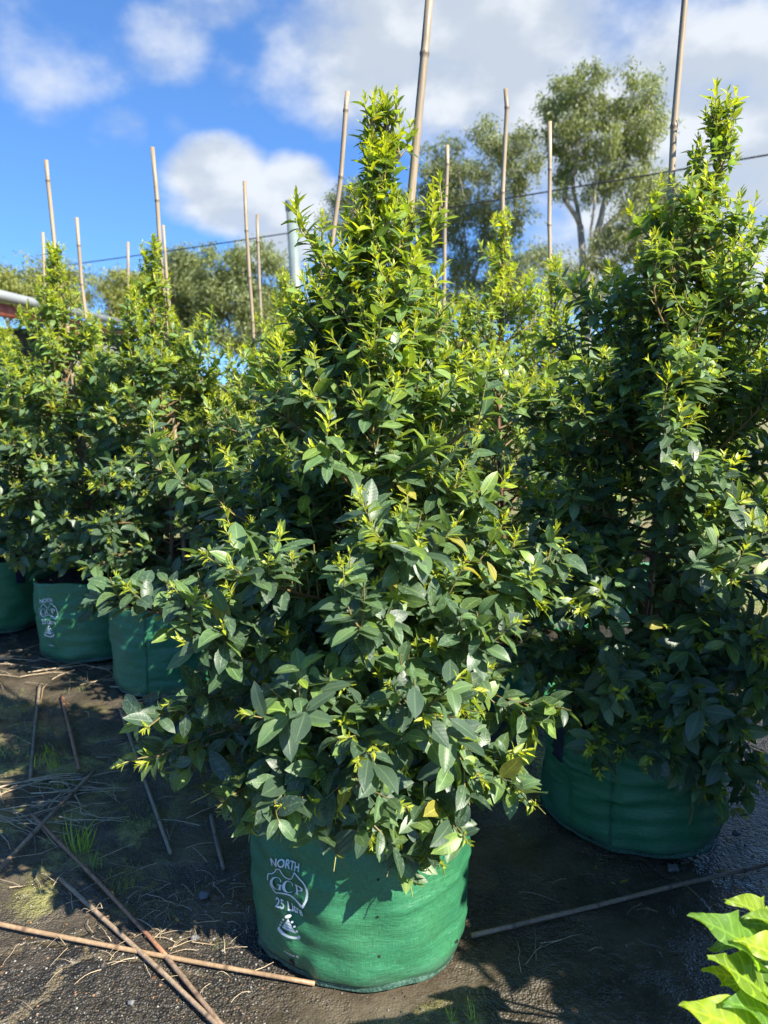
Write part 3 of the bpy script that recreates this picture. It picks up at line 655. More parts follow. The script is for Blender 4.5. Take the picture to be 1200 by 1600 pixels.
        for i in np.where(sel)[0]:
            a = s.la[i]; ci = min(int(a*5), 4) if g.uniform() > .004 else 5; me = LV[ci][g.integers(6)]
            d = nrm(s.ld[i]); n_ = nrm(s.ln[i]-(s.ln[i]@d)*d); x = np.cross(d, n_)
            o = bpy.data.objects.new('leaf', me); COL.objects.link(o); o.parent = root
            L = s.lL[i]; Mx = Matrix(((x[0], d[0], n_[0], 0), (x[1], d[1], n_[1], 0), (x[2], d[2], n_[2], 0), (0, 0, 0, 1)))
            o.matrix_local = Matrix.Translation(Vector(s.lo[i])) @ Mx @ Matrix.Diagonal((L, L, L, 1))
        k = ~sel; N = k.sum()
        A = leaf_mesh_arrays(s.lo[k], s.ld[k], s.ln[k], s.lL[k], g.uniform(.38, .5, N), g.uniform(.02, .85, N), g.uniform(.1, .55, N), s.tints(s.la[k]), rows[0], cols[0], wav=g.uniform(-.03, .03, N))
        N2 = len(s.yL); B = leaf_mesh_arrays(s.yo, s.yd, s.yn, s.yL, g.uniform(.26, .38, N2), g.uniform(-.1, .7, N2), g.uniform(.2, .7, N2), s.yc, rows[1], cols[1], 'young')
        tag(link('foliage', leaf_soup('foliage', [A, B]), root, M['leaf']), kind='stuff')

# ------------------------------------------------------------------ the shrubs in bags
P_FRONT = [(.20, .23), (.30, .28), (.42, .295), (.55, .28), (.65, .275), (.75, .242), (.85, .208), (.93, .172), (.99, .145), (1.05, .115), (1.12, .082), (1.18, .054), (1.24, .028), (1.30, .013), (1.36, .005), (1.41, .004)]
P_BACK = [(.20, .22), (.32, .29), (.5, .325), (.68, .31), (.85, .265), (1.0, .215), (1.1, .175), (1.18, .138), (1.25, .098), (1.32, .056), (1.38, .024), (1.42, .006)]
P_RIGHT = [(.2, .22), (.32, .3), (.5, .335), (.7, .335), (.9, .31), (1.05, .275), (1.15, .225), (1.25, .155), (1.33, .09), (1.42, .025), (1.52, .004)]
def front_side(a, z):    # long low arms to both sides, a hollow behind the printed bag
    c = math.cos(a); s_ = math.sin(a); k = 1.
    if .42 < z < .62: k += .22*max(0, abs(c)-.6)*2
    if z < .42 and s_ < -.3: k *= .82
    return k
def strap(bag, gb, th):
    hw = .022/bag.R
    link('strap', bag.patch('strap', th-hw, th+hw, bag.H-.085, bag.H-.004, .0022, rel=True), gb, M['strap'])
def stitch(bag, gb, th):
    link('stitch_seam', bag.patch('stitch_seam', th-.0035/bag.R, th+.0035/bag.R, .02, bag.H-.006, .0013, nt=3, nz=40, rel=False), gb, M['hem'])
def L3(u, v, Y, C=FRONT): return atY(u, v, Y)-np.array([C[0], C[1], 0])
X_FRONT = [(L3(185, 945, 1.12), .52), (L3(225, 720, 1.22), .62), (L3(225, 1125, 1.05), .40), (L3(875, 905, 1.15), .55), (L3(855, 1112, 1.20), .42), (L3(800, 1232, 1.05), .38), (L3(478, 365, 1.24), .98), (L3(695, 322, 1.26), 1.0),
           (L3(640, 1375, 1.02), .44), (L3(525, 1335, 1.0), .42), (L3(352, 1262, 1.06), .40), (L3(700, 1290, 1.02), .42), (L3(580, 1300, .99), .46), (L3(470, 1270, .99), .45), (L3(745, 1210, 1.02), .42), (L3(240, 1185, 1.12), .38), (L3(420, 1250, 1.0), .42),
           (L3(660, 1330, 1.01), .43), (L3(300, 1010, 1.02), .46), (L3(560, 1180, .93), .45), (L3(450, 1120, .92), .48), (L3(660, 1120, .93), .50), (L3(560, 980, .90), .55), (L3(760, 1010, .98), .52), (L3(380, 900, 1.0), .58), (L3(655, 860, .95), .62)]
def front_drop(p):       # keep the printed cloth and the lower wall of the front bag clear of leaves
    q = p+np.array([FRONT[0], FRONT[1], -CAMH]); c, s_ = math.cos(PITCH), math.sin(PITCH); f = q[:, 1]*c-q[:, 2]*s_
    u = 600+FPX*q[:, 0]/f; v = 800-FPX*(q[:, 1]*s_+q[:, 2]*c)/f; lim = np.interp(u, [300, 345, 400, 470, 500, 545, 570, 620, 680, 720, 760, 800, 840, 900], [1230, 1290, 1315, 1318, 1335, 1365, 1320, 1395, 1395, 1330, 1320, 1300, 1270, 1150])
    return (v > lim) & (u > 280) & (u < 920) & (q[:, 1] < FRONT[1]+.15)
def potted(base, seed, height, profile, label, lean=(0, 0), n_obj=300, bagkw=None, straps=(0.3, 3.44), stitches=(), lod=0, **kw):
    root = bpy.data.objects.new('potted_shrub', None); COL.objects.link(root); root.location = (base[0], base[1], 0); root.empty_display_size = .1
    tag(root, label, 'shrub', 'shrubs in green grow bags')
    bag = Bag(seed, **(bagkw or {})); gb = link('grow_bag', bag.wall(*((176, 52) if lod == 0 else (112, 34))), root, M['bag'])
    link('bottom_seam', bag.seam(), gb, M['lip'])
    link('soil', bag.soil(bag.H-.022), root, M['soil'])
    for t in straps: strap(bag, gb, t)
    for t in stitches: stitch(bag, gb, t)
    sh = Shrub(seed+100, height, profile, lean, bag_h=bag.H, **kw)
    sh.build(root, base, n_obj, (6, 4) if lod == 0 else (5, 4) if lod == 1 else (4, 3), (3, 3))
    return root, bag, gb
def toward(base): return math.atan2(-base[1], -base[0])

root, bag, gb = potted(FRONT, 11, 1.375, P_FRONT, 'bushy shrub in sunlit green bag printed NORTH GCP 25 Litre', lean=(.045, 0), straps=(.45, 3.5), n_prim=116, low=.33, lscale=.97,
                       bagkw=dict(n_h=5, n_d=9, depth=.0034, Hh=.30), dens=1.1, extras=X_FRONT, drop=front_drop)
add_print(bag, gb)
for (u, v, r) in ((450, 1508, .0065), (590, 1371, .0022), (590, 1431, .0022), (592, 1492, .0024), (706, 1467, .004)):
    th, z = px_on_bag(u, v, FRONT, .188); link('drain_hole', bag.hole(th, max(z, .012), r, u), gb, M['hole'])
root, bagR, gbR = potted(RIGHT, 23, 1.50, P_RIGHT, 'tall shrub leaning right in shaded green bag with side seam and long stake', lean=(.12, 0),
                         straps=(math.radians(197), math.radians(-20)), stitches=(px_on_bag(1025-70, 1250, RIGHT, .19)[0],), n_prim=124, dens=1.12, lscale=1.0, yellow=.7, low=.28, extras=[(L3(u_, v_, y_, RIGHT), z_) for u_, v_, y_, z_ in ((1110, 1245, 1.36, .42), (1185, 1215, 1.42, .42), (1045, 1180, 1.34, .40), (1000, 1165, 1.36, .40), (1150, 1150, 1.34, .45), (1090, 1120, 1.30, .5), (960, 1150, 1.40, .38), (1190, 1080, 1.36, .5), (1070, 1205, 1.35, .40), (1130, 1200, 1.35, .42), (930, 640, 1.5, .75), (870, 700, 1.55, .7), (880, 860, 1.5, .6))], bagkw=dict(Hh=.24, n_h=13, n_d=3, depth=.0042))
for (u, v, r) in ((918, 1324, .005), (1055, 1340, .004)):
    th, z = px_on_bag(u, v, RIGHT, .188); link('drain_hole', bagR.hole(th, max(z, .015), r, u), gbR, M['hole'])
B2 = np.array([-1.055, 2.70]); B3 = np.array([-.685, 2.40]); B1 = np.array([-1.56, 2.98])
P_L = [(.2, .20), (.32, .26), (.42, .30)]+[(z*.97, r) for z, r in P_BACK[2:]]
r2, bag2, gb2 = potted(B2, 31, 1.415, P_L, 'shrub in green bag with small white print facing the littered ground', lean=(-.06, 0), yellow=1.2, straps=(toward(B2)+.85, toward(B2)+3.9), lod=1, low=.30, n_prim=80, bagkw=dict(Hh=.28, n_h=14, n_d=2, depth=.005))
th2, z2 = px_on_bag(79, 962, B2, .187); add_print(bag2, gb2, th2-PRC[0], .02)
r3, bag3, gb3 = potted(B3, 37, 1.38, P_L, 'shrub in plain green bag half hidden behind the low side shoots of the printed-bag shrub', lean=(0, 0), yellow=1.2, straps=(2.0, 5.2), stitches=(toward(B3)-.45,), lod=1, low=.30, n_prim=82, bagkw=dict(Hh=.28, n_h=14, n_d=3, depth=.0045))
r1, bag1, gb1 = potted(B1, 41, 1.33, [(z*.92, r) for z, r in P_BACK], 'shrub at the shed end of the row in dark green bag with navy strap', straps=(toward(B1)+.55, toward(B1)+3.7), lod=1, low=.30, n_prim=80, bagkw=dict(Hh=.28, n_h=12, n_d=3, depth=.005))
MORE = [
 ((1.09, .74), 97, 1.40, (0, 0), 'shrub beside the golden plant, throwing shade across the long brown cane', 0, 0, 1.2),
 ((-.30, 2.42), 91, 1.27, (0, 0), 'shrub filling the gap between the plain green bag and the printed-bag shrub', 250, 0, 1.25),
 ((-1.95, 3.25), 93, 1.28, (0, 0), 'shrub half cut by the shed side of the row, past the navy strapped bag', 100, 0, 1.2),
 ((-.12, 3.3), 95, 1.28, (0, 0), 'back row shrub seen between the capped pipe and the printed-bag shrub', 150, 0, 1.25), # base, seed, height, lean, label
 ((.36, 2.28), 51, 1.43, (-.03, 0), 'yellow tipped shrub between the printed-bag shrub and the right-leaning shrub', 300, .0, 1.3),
 ((.60, 2.80), 53, 1.39, (0, 0), 'shrub behind the right-leaning shrub, below the tall round-crowned gum tree', 300, 0, 1.2),
 ((.13, 2.72), 57, 1.34, (0, 0), 'shrub mostly hidden behind the printed-bag shrub, with a short leaning stake', 200, 0, 1.3),
 ((-.16, 1.98), 59, 1.30, (0, 0), 'shrub directly behind the printed-bag shrub, its stake leaning toward the pipe', 300, 0, 1.25),
 ((-.36, 2.86), 61, 1.30, (0, 0), 'shrub below the two thin stakes beside the capped pipe', 300, 0, 1.25),
 ((-1.27, 3.42), 63, 1.22, (0, 0), 'back row shrub in front of the shed gutter', 250, 0, 1.2),
 ((-.86, 3.22), 67, 1.22, (0, 0), 'back row shrub beyond the plain green bag, by the end of the shed', 250, 0, 1.2),
 ((-.45, 3.55), 69, 1.2, (0, 0), 'back row shrub under the leafy gum trees left of the pipe', 200, 0, 1.2),
 ((-1.75, 3.62), 71, 1.20, (0, 0), 'back row shrub nearest the red beam of the shed', 200, 0, 1.2),
 ((.34, 3.35), 73, 1.33, (0, 0), 'back row shrub behind the yellow tipped shrub', 200, 0, 1.3),
 ((.95, 3.10), 79, 1.30, (0, 0), 'back row shrub at the sandy edge of the pad', 200, 0, 1.2),
 ((1.16, 1.22), 83, 1.42, (0, 0), 'shrub standing past the right-leaning shrub, shading it from the sun', 0, 0, 1.2),
]
for (b, sd_, h, ln_, lab, no, _, ye) in MORE:
    off_ = no == 0
    potted(np.array(b), sd_, h, [(z*h/1.42, r) for z, r in P_BACK], lab, ln_, no, lod=2, low=.30 if off_ else .24 if sd_ == 51 else .29, dens=1.0 if off_ else .86, lscale=1.25 if off_ else 1., n_prim=120 if off_ else 76, yellow=ye, straps=(toward(b)+1.2, toward(b)+4.3), bagkw=dict(Hh=.20 if sd_ == 51 else .27, n_h=10, n_d=3, depth=.004))

# ------------------------------------------------------------------ bamboo stakes
def cane_mesh(name, p0, p1, r0, r1, gap=.19, seed=0, bow=.006, sides=12):
    g = np.random.default_rng(seed); p0 = np.array(p0, float); p1 = np.array(p1, float); L = np.linalg.norm(p1-p0); ax = (p1-p0)/L
    nodes = []; z = g.uniform(.03, gap)
    while z < L-.02: nodes.append(z); z += gap*g.uniform(.75, 1.2)
    ss = sorted(set([0, L]+list(np.linspace(0, L, 14))+[n_+k for n_ in nodes for k in (-.008, -.004, -.0015, .0015, .004, .008) if 0 < n_+k < L]))
    ss = np.array(ss); nd = np.zeros(len(ss)); bul = np.zeros(len(ss))
    for n_ in nodes: e = np.abs(ss-n_); bul += .24*np.exp(-(e/.0035)**2); nd = np.maximum(nd, np.exp(-(e/.004)**2))
    sv = np.cross(ax, [.3, .9, .1]); sv /= np.linalg.norm(sv); sv2 = np.cross(ax, sv)
    zig = np.interp(ss, [0]+nodes+[L], np.concatenate([[0], g.normal(0, bow*.35, len(nodes)), [0]]))
    P = p0+ax*ss[:, None]+sv*(np.sin(np.pi*ss/L)*bow*g.uniform(-1, 1)+zig)[:, None]+sv2*(np.sin(np.pi*ss/L)*bow*g.uniform(-1, 1))[:, None]
    mb = MB(); R = np.interp(ss, [0, L], [r0, r1])*(1+bul); mb.tube(P, R, sides, True)
    col = np.zeros((len(ss)*sides+2, 4)); col[:len(ss)*sides, 0] = np.repeat(nd, sides); col[:, 3] = 1
    return mesh_np(name, np.vstack(mb.V), np.vstack(mb.Q), np.vstack(mb.T), True, {'tint': ('FLOAT_COLOR', col)})
STK = [ # top px, lower px, Y, radius, label
 ((676, -60), (640, 345), 1.262, .0072, 'thick tall bamboo stake rising through the printed-bag shrub'),
 ((1074, -40), (1043, 490), 1.63, .0072, 'tall bamboo stake of the right-leaning shrub, crossing the gum tree edge'),
 ((543, 143), (518, 390), 2.0, .0066, 'bamboo stake leaning right between the capped pipe and the printed-bag shrub'),
 ((699, 227), (690, 480), 2.74, .0075, 'short bamboo stake with split top beside the printed-bag shrub tip'),
 ((790, 139), (787, 440), 2.3, .0070, 'upright grey bamboo stake of the yellow tipped shrub'),
 ((859, 190), (860, 400), 2.82, .0078, 'orange-brown bamboo stake in front of the round-crowned gum tree'),
 ((72, 250), (103, 490), 2.72, .0078, 'grey bamboo stake leaning left in the shrub with the white printed bag'),
 ((238, 230), (262, 530), 2.42, .0074, 'tallest pale bamboo stake of the plain green bag shrub'),
 ((382, 283), (398, 540), 2.88, .0072, 'long thin bamboo stake beside the capped pipe'),
 ((120, 340), (142, 560), 3.44, .0088, 'tan bamboo stake standing before the shed gutter'),
 ((402, 335), (407, 475), 3.56, .0080, 'short thin bamboo stake closest to the capped pipe'),
 ((255, 352), (265, 480), 3.25, .0070, 'thin bamboo stake right behind the tallest pale stake'),
 ((200, 378), (203, 520), 3.9, .0080, 'grey weathered bamboo stake at the end of the shed roof'),
 ((67, 363), (72, 460), 3.64, .0080, 'pale bamboo stake beside the grey left-leaning stake'),
]
for i, (a, b, Y, r, lab) in enumerate(STK):
    pa, pb = atY(*a, Y), atY(*b, Y); d = pb-pa; p0 = pa+d*((.17-pa[2])/d[2])
    o = link('bamboo_stake', cane_mesh('bamboo_stake', p0, pa, r, r*.86, .20 if i > 1 else .26, i+3, .010), None, M['bamboo']); tag(o, lab, 'stake', 'bamboo stakes')
    if i in (0, 7, 9, 1):
        for zt in ((.98, .70) if i == 0 else (1.05,)):
            pc = p0+(pa-p0)*((zt-p0[2])/(pa[2]-p0[2])); th = np.linspace(0, 2*np.pi, 15); mb = MB()
            mb.tube(np.stack([pc[0]-.004+.017*np.cos(th), pc[1]+.014*np.sin(th), pc[2]+.004*np.sin(2*th)], -1), .0026, 5, False); link('tie', mb.mesh('tie'), o, M['tie'])

# ------------------------------------------------------------------ fallen canes on the pad
CANES = [ # px ends, radius, lift of each end, material, label
 ((-60, 1440), (492, 1541), .0042, (.012, .006), 'cane_tan', 'long orange cane running up to the foot of the printed bag'),
 ((95, 1377), (400, 1665), .0043, (.006, .006), 'cane_grey', 'grey brown cane crossing under the orange cane'),
 ((50, 1277), (262, 1500), .0042, (.007, .006), 'cane_red', 'rusty brown cane with darker upper end, lying beside the grass'),
 ((256, 1494), (350, 1610), .0043, (.005, .005), 'cane_dark', 'dark wet cane continuing past the orange cane'),
 ((-40, 1403), (147, 1212), .0047, (.007, .012), 'cane_grey', 'grey cane with raised end across the straw'),
 ((188, 1110), (267, 1337), .0048, (.006, .006), 'cane_grey', 'straight tan cane pointing from the plain green bag to the wet patch'),
 ((97, 1090), (124, 1205), .0055, (.006, .006), 'cane_red', 'short reddish cane on the mossy ground'),
 ((62, 1072), (48, 1218), .0048, (.006, .006), 'cane_grey', 'short grey cane beside the moss'),
 ((330, 1278), (350, 1362), .0046, (.006, .006), 'cane_dark', 'short dark cane stub on wet ground by the printed bag'),
 ((736, 1466), (1290, 1333), .0047, (.006, .008), 'cane_dark', 'long brown cane lying before the right-leaning shrub bag'),
]
for i, (a, b, r, lf, mm, lab) in enumerate(CANES):
    p0, p1 = gnd(*a), gnd(*b); p0[2], p1[2] = lf[0]-.001, lf[1]-.001
    tag(link('fallen_cane', cane_mesh('fallen_cane', p0, p1, r, r*.85, .17, 40+i, .004), None, M[mm]), lab, 'cane', 'fallen canes')

# straw, twigs and grit: nobody could count them
g = np.random.default_rng(9)
mb = MB()
def straw(p, a, L, r, z=.004, bend=.3):
    t = np.linspace(0, 1, 6); an = a+bend*.6*(t-.5)*g.normal(0, 1)+g.normal(0, .12, 6); st = np.stack([np.cos(an), np.sin(an), 0*t], -1)*L/5
    P = p+np.cumsum(st, 0)-st[0]; P[:, 2] = z+np.abs(np.sin(np.pi*t))*g.uniform(0, .006); c = g.uniform(.5, 1.1)
    mb.tube(P, np.linspace(r, r*.5, 6), 4, False, np.array([.52, .42, .27])*c)
def straws(n, u0, u1, v0, v1, L=(.02, .11), r=(.0004, .0013), ang=None):
    for _ in range(n):
        p = gnd(g.uniform(u0, u1), g.uniform(v0, v1)); straw(p, (g.uniform(0, 6.28) if ang is None else g.normal(ang, .6)), g.uniform(*L), g.uniform(*r))
straws(55, -30, 130, 1215, 1290, (.05, .17), (.0008, .0022), .1); straws(60, 0, 330, 1080, 1400); straws(45, 230, 390, 1370, 1500, (.015, .06), (.0004, .001))
straws(60, -40, 200, 1015, 1075, (.05, .18), (.001, .0022), -.35); straws(14, 0, 400, 1450, 1600, (.01, .05), (.0004, .0009)); straws(30, 180, 320, 1090, 1200)
straws(16, 760, 1200, 1370, 1560, (.02, .08), (.0004, .001)); straws(26, 100, 260, 1400, 1520, (.015, .06), (.0004, .001))
tag(link('dry_straw', mb.mesh('dry_straw', True, 'tint'), None, M['pebble']), 'scattered dry straw and twigs on the wet pad', 'straw', kind='stuff')
mb = MB()
ico = np.array([[0, 0, 1], [.9, 0, .3], [.28, .85, .3], [-.72, .52, .3], [-.72, -.52, .3], [.28, -.85, .3], [.5, .4, -.5], [-.4, .5, -.5], [-.4, -.5, -.5], [.5, -.4, -.5]], float)
icf = [[0, 1, 2], [0, 2, 3], [0, 3, 4], [0, 4, 5], [0, 5, 1], [1, 6, 2], [2, 7, 3], [3, 8, 4], [4, 8, 5], [5, 9, 1], [1, 9, 6], [2, 6, 7], [3, 7, 8], [5, 8, 9], [6, 9, 8], [6, 8, 7]]
def grit(n, u0, u1, v0, v1, s0, s1, bright=1.):
    for _ in range(n):
        p = gnd(g.uniform(u0, u1), g.uniform(v0, v1)); sz = s0*(s1/s0)**(g.uniform()**2.2); V = ico*g.uniform(.7, 1.2, (10, 1))*sz*np.array([1, g.uniform(.6, 1), .55]); a = g.uniform(0, 6.28)
        V = V@np.array([[math.cos(a), math.sin(a), 0], [-math.sin(a), math.cos(a), 0], [0, 0, 1]])
        k = g.uniform(); c = .6*np.array([.16, .145, .12]) if k < .6 else np.array([.25, .15, .08]) if k < .8 else np.array([.34, .33, .30])
        mb.add(V+np.array([p[0], p[1], lumps(p[0], p[1])+sz*.12]), None, icf, c*g.uniform(.45, 1.0)*bright)
grit(2600, -60, 420, 1370, 1640, .0009, .0042); grit(700, 200, 700, 1480, 1640, .0008, .0034, .7); grit(900, 900, 1260, 1180, 1640, .0008, .0035, .5); grit(700, -40, 380, 1050, 1400, .0009, .004, .6); grit(500, 640, 960, 1330, 1640, .0007, .0022, .6)
tag(link('grit', mb.mesh('grit', False, 'tint'), None, M['pebble']), 'loose grit and small stones on the worn asphalt', 'grit', kind='stuff')
# stones that can be picked out
def stone(u, v, s_, label, seed):
    q = np.random.default_rng(seed); n1, n2 = 9, 14; V = []
    for i in range(n1):
        for j in range(n2):
            a, b = math.pi*i/(n1-1), 2*math.pi*j/n2; d = np.array([math.sin(a)*math.cos(b), math.sin(a)*math.sin(b), math.cos(a)])
            r = 1+.16*math.sin(3*d[0]*2+seed)+.14*math.sin(4*d[1]+2*d[2]+seed*2)+.06*math.sin(9*d[0]+7*d[1]); V.append(d*r*s_*np.array([1, .75, .6]))
    V = np.array(V); ix = np.arange(n1*n2).reshape(n1, n2); i2 = np.roll(ix, -1, 1)
    Q = np.stack([ix[:-1], ix[1:], i2[1:], i2[:-1]], -1).reshape(-1, 4); p = gnd(u, v)
    V[:, 2] -= V[:, 2].min()+.003
    o = link('stone', mesh_np('stone', V+p, Q), None, M['stone']); tag(o, label, 'stone', 'stones on the pad')
stone(318, 1402, .011, 'grey stone left of the printed bag, near dry roots', 3); stone(305, 1468, .009, 'small dark stone above the orange cane', 4)
stone(1052, 1361, .012, 'dark lump at the foot of the right-leaning shrub bag', 5); stone(205, 1567, .0055, 'small orange pebble on gritty asphalt', 6); stone(1150, 1305, .009, 'dark stone on the damp ground beside the right bag', 8)
# fallen leaves
for i, (u, v, a, lab) in enumerate(((968, 1383, .2, 'small fallen yellow leaf beside the long brown cane'), (962, 1386, 2.6, ''), (930, 1362, 1.1, ''), (1118, 1364, -.4, ''))):
    if not lab: lab = ('tiny fallen leaf touching the yellow leaf', 'tiny fallen leaf in front of the right bag', 'yellow fallen leaf behind the long brown cane')[i-1]
    p = gnd(u, v); p[2] = .005
    V, Q, U, T = leaf_mesh_arrays(p[None], np.array([[math.cos(a), math.sin(a), .05]]), np.array([[0, 0, 1.]]), np.array([.02 if i % 3 == 0 else .012]), np.array([.4]), np.array([-.3]), np.array([.3]), np.array([[.30, .30, .05]]), 5, 3)
    tag(link('fallen_leaf', leaf_soup('fallen_leaf', [(V, Q, U, T)]), None, M['leaf']), lab, 'leaf')
# grass tufts
def tuft_obj(u, v, n, h, label, spread=.03, col=(.14, .24, .03), lean=0.):
    p = gnd(u, v); o_, d_, n_, L_ = [], [], [], []
    for _ in range(n):
        a = g.uniform(0, 6.28); r = spread*math.sqrt(g.uniform()); o_.append(p+np.array([r*math.cos(a), r*math.sin(a), -.001])); d_.append([g.normal(lean, .35), g.normal(0, .35), 1]); n_.append([math.cos(a), math.sin(a), .2]); L_.append(h*g.uniform(.45, 1.1))
    N = n; A = leaf_mesh_arrays(np.array(o_), np.array(d_), np.array(n_), np.array(L_), np.full(N, .045)*g.uniform(.7, 1.4, N)*(.06/h)**.3, g.uniform(.1, 1.0, N), np.full(N, .4), np.array(col)*g.uniform(.6, 1.3, (N, 1)), 6, 3, 'young')
    tag(link('grass_tuft', leaf_soup('grass_tuft', [A]), None, M['leaf']), label, 'grass', 'grass tufts on the pad')
tuft_obj(128, 1328, 26, .10, 'tall bright grass tuft beside the rusty cane', .022, (.28, .42, .045), .1)
tuft_obj(150, 1352, 16, .05, 'short grass tuft at the foot of the tall bright one', .03); tuft_obj(190, 1385, 70, .022, 'low mossy grass clump beyond the rusty cane', .035, (.16, .20, .04))
tuft_obj(200, 1290, 60, .022, 'low green grass clump crossed by the straight tan cane', .04, (.10, .19, .05)); tuft_obj(250, 1270, 45, .018, 'pale grass clump at the lower end of the straight tan cane', .035, (.2, .22, .06))
tuft_obj(265, 1425, 40, .028, 'sparse grass clump among dry roots above the orange cane', .045, (.13, .17, .05)); tuft_obj(75, 1190, 60, .04, 'yellow green grass sprouting from the moss by the short grey cane', .05, (.36, .46, .04))
tuft_obj(10, 1180, 14, .05, 'upright grass blades at the moss edge', .03, (.2, .3, .03)); tuft_obj(30, 1110, 55, .02, 'mossy grass patch below the row of bags', .07, (.2, .24, .06))
tuft_obj(703, 1590, 6, .03, 'few thin grass blades on the algae patch', .006, (.25, .34, .05)); tuft_obj(735, 1592, 7, .04, 'second sprig of thin grass blades on the algae patch', .006, (.25, .34, .05)); tuft_obj(340, 1478, 18, .016, 'tiny grass clump between the orange cane and the printed bag', .018, (.14, .18, .05))
tuft_obj(45, 1165, 260, .016, 'broad pale moss and grass mat left of the short grey cane', .085, (.30, .32, .10)); tuft_obj(95, 1215, 160, .016, 'pale grass mat under the raised end of the grey cane', .06, (.28, .31, .09)); tuft_obj(215, 1275, 170, .016, 'pale fluffy grass mat beneath the straight tan cane', .055, (.24, .30, .10))
tuft_obj(195, 1372, 170, .016, 'round mossy cushion beyond the rusty cane', .04, (.30, .32, .09)); tuft_obj(20, 1098, 160, .018, 'pale moss strip near the navy strapped bag', .09, (.30, .32, .10))
tuft_obj(120, 1075, 30, .03, 'dark grass patch beside the short reddish cane', .06, (.1, .14, .03))

# ------------------------------------------------------------------ golden lobed plant by the camera
def gold_leaf(o, d, n_, L, seed, tint):
    q = np.random.default_rng(seed); t = np.linspace(0, 1, 19); base = np.sin(np.pi*np.clip(t*.93+.07, 0, 1)**.75)**.85*(1-.38*t)
    lob = 1+.20*(2*np.abs(np.sin(t*8+q.uniform(0, 3)))-1)*np.clip((.8-t)*3, 0, 1)*np.clip(t*8, 0, 1); hw = .25*L*base*lob; hw[-1] = .002; hw[0] = .02
    s = np.linspace(-1, 1, 7); d = d/np.linalg.norm(d); n_ = n_-(n_@d)*d; n_ /= np.linalg.norm(n_); x = np.cross(d, n_); c = q.uniform(.15, .6)
    HW = hw[:, None]*s; z = -.5*c*L*t[:, None]**2+np.abs(HW)*.35+.005*np.sin(t*14+seed)[:, None]*np.abs(s)**2
    swp = -.18*np.abs(HW)+t[:, None]*L
    V = o+HW[..., None]*x+swp[..., None]*d+z[..., None]*n_; ix = np.arange(19*7).reshape(19, 7)
    Q = np.stack([ix[:-1, :-1], ix[:-1, 1:], ix[1:, 1:], ix[1:, :-1]], -1).reshape(-1, 4)
    U = np.stack([np.broadcast_to(s, (19, 7)), np.broadcast_to(t[:, None], (19, 7)), np.zeros((19, 7))], -1).reshape(-1, 3); T = np.broadcast_to(np.array([*tint, 1.]), (19*7, 4))
    return leaf_soup('leaf', [(V.reshape(-1, 3), Q, U, T)])
GB = np.array([.70, .80, 0]); groot = bpy.data.objects.new('golden_foliage_plant', None); COL.objects.link(groot); groot.location = GB
tag(groot, 'golden green plant with lobed leaves before the right-leaning shrub', 'plant')
mb = MB(); th = np.linspace(0, 2*np.pi, 33); 
prof = [(.075, 0), (.095, .15), (.102, .152), (.102, .165), (.092, .165), (.088, .14), (.002, .14)]
V = np.array([[r*math.cos(a), r*math.sin(a), z] for r, z in prof for a in th[:-1]]); ix = np.arange(len(prof)*32).reshape(len(prof), 32); i2 = np.roll(ix, -1, 1)
link('pot', mesh_np('pot', V, np.stack([ix[:-1], i2[:-1], i2[1:], ix[1:]], -1).reshape(-1, 4)), groot, M['pot'])
LEAFPX = [ # tip px, base px, Y tip, Y base, length factor, tint
 ((1088, 1560), (1215, 1640), .66, .70, (.36, .44, .02)), ((1124, 1416), (1180, 1495), .70, .74, (.17, .30, .04)), ((1131, 1487), (1200, 1560), .69, .73, (.30, .40, .03)),
 ((1150, 1555), (1215, 1590), .68, .73, (.16, .29, .05)), ((1155, 1432), (1225, 1450), .78, .80, (.16, .27, .03)), ((1117, 1470), (1180, 1470), .76, .78, (.20, .30, .03)),
 ((1133, 1530), (1180, 1500), .77, .79, (.05, .13, .03)), ((1145, 1580), (1230, 1560), .75, .76, (.10, .2, .03)), ((1165, 1500), (1240, 1530), .74, .75, (.20, .32, .04)), ((1180, 1420), (1250, 1460), .74, .77, (.24, .34, .03))]
mbp = MB()
for i, (a, b, ya, yb, tint) in enumerate(LEAFPX):
    pa, pb = atY(*a, ya)-GB, atY(*b, yb)-GB; d = pa-pb; L = np.linalg.norm(d)
    link('leaf', gold_leaf(pb, d, np.array([g.normal(-.1, .2), -.45, 1.]), L*1.0, i, np.array(tint)*np.array([.62, .74, .85])), groot, M['gold_leaf'])
    t = np.linspace(0, 1, 8)[:, None]; c0 = np.array([g.normal(0, .02), g.normal(0, .02), .139]); mid_ = (c0+pb)/2+np.array([0, 0, .05]); mbp.tube((1-t)**2*c0+2*t*(1-t)*mid_+t*t*pb, .0028, 6, True, (.2, .26, .04))
for (a, b, ya, yb, tint) in [((1160, 1400), (1205, 1440), .80, .83, (.2, .3, .03)), ((1140, 1450), (1200, 1480), .79, .8, (.14, .25, .03)), ((1120, 1510), (1175, 1540), .74, .76, (.3, .4, .03)), ((1150, 1530), (1210, 1535), .72, .75, (.2, .32, .03)), ((1120, 1600), (1200, 1610), .70, .72, (.2, .3, .03)), ((1170, 1465), (1225, 1500), .70, .72, (.26, .36, .03))]:
    pa, pb = atY(*a, ya)-GB, atY(*b, yb)-GB; d = pa-pb; link('leaf', gold_leaf(pb, d, np.array([g.normal(-.1, .3), -.45, 1.]), np.linalg.norm(d)*1.1, int(a[0]), tint), groot, M['gold_leaf'])
    c0 = np.array([g.normal(0, .02), g.normal(0, .02), .139]); mbp.tube((1-t)**2*c0+2*t*(1-t)*((c0+pb)/2+np.array([0, 0, .05]))+t*t*pb, .0026, 6, True, (.2, .26, .04))
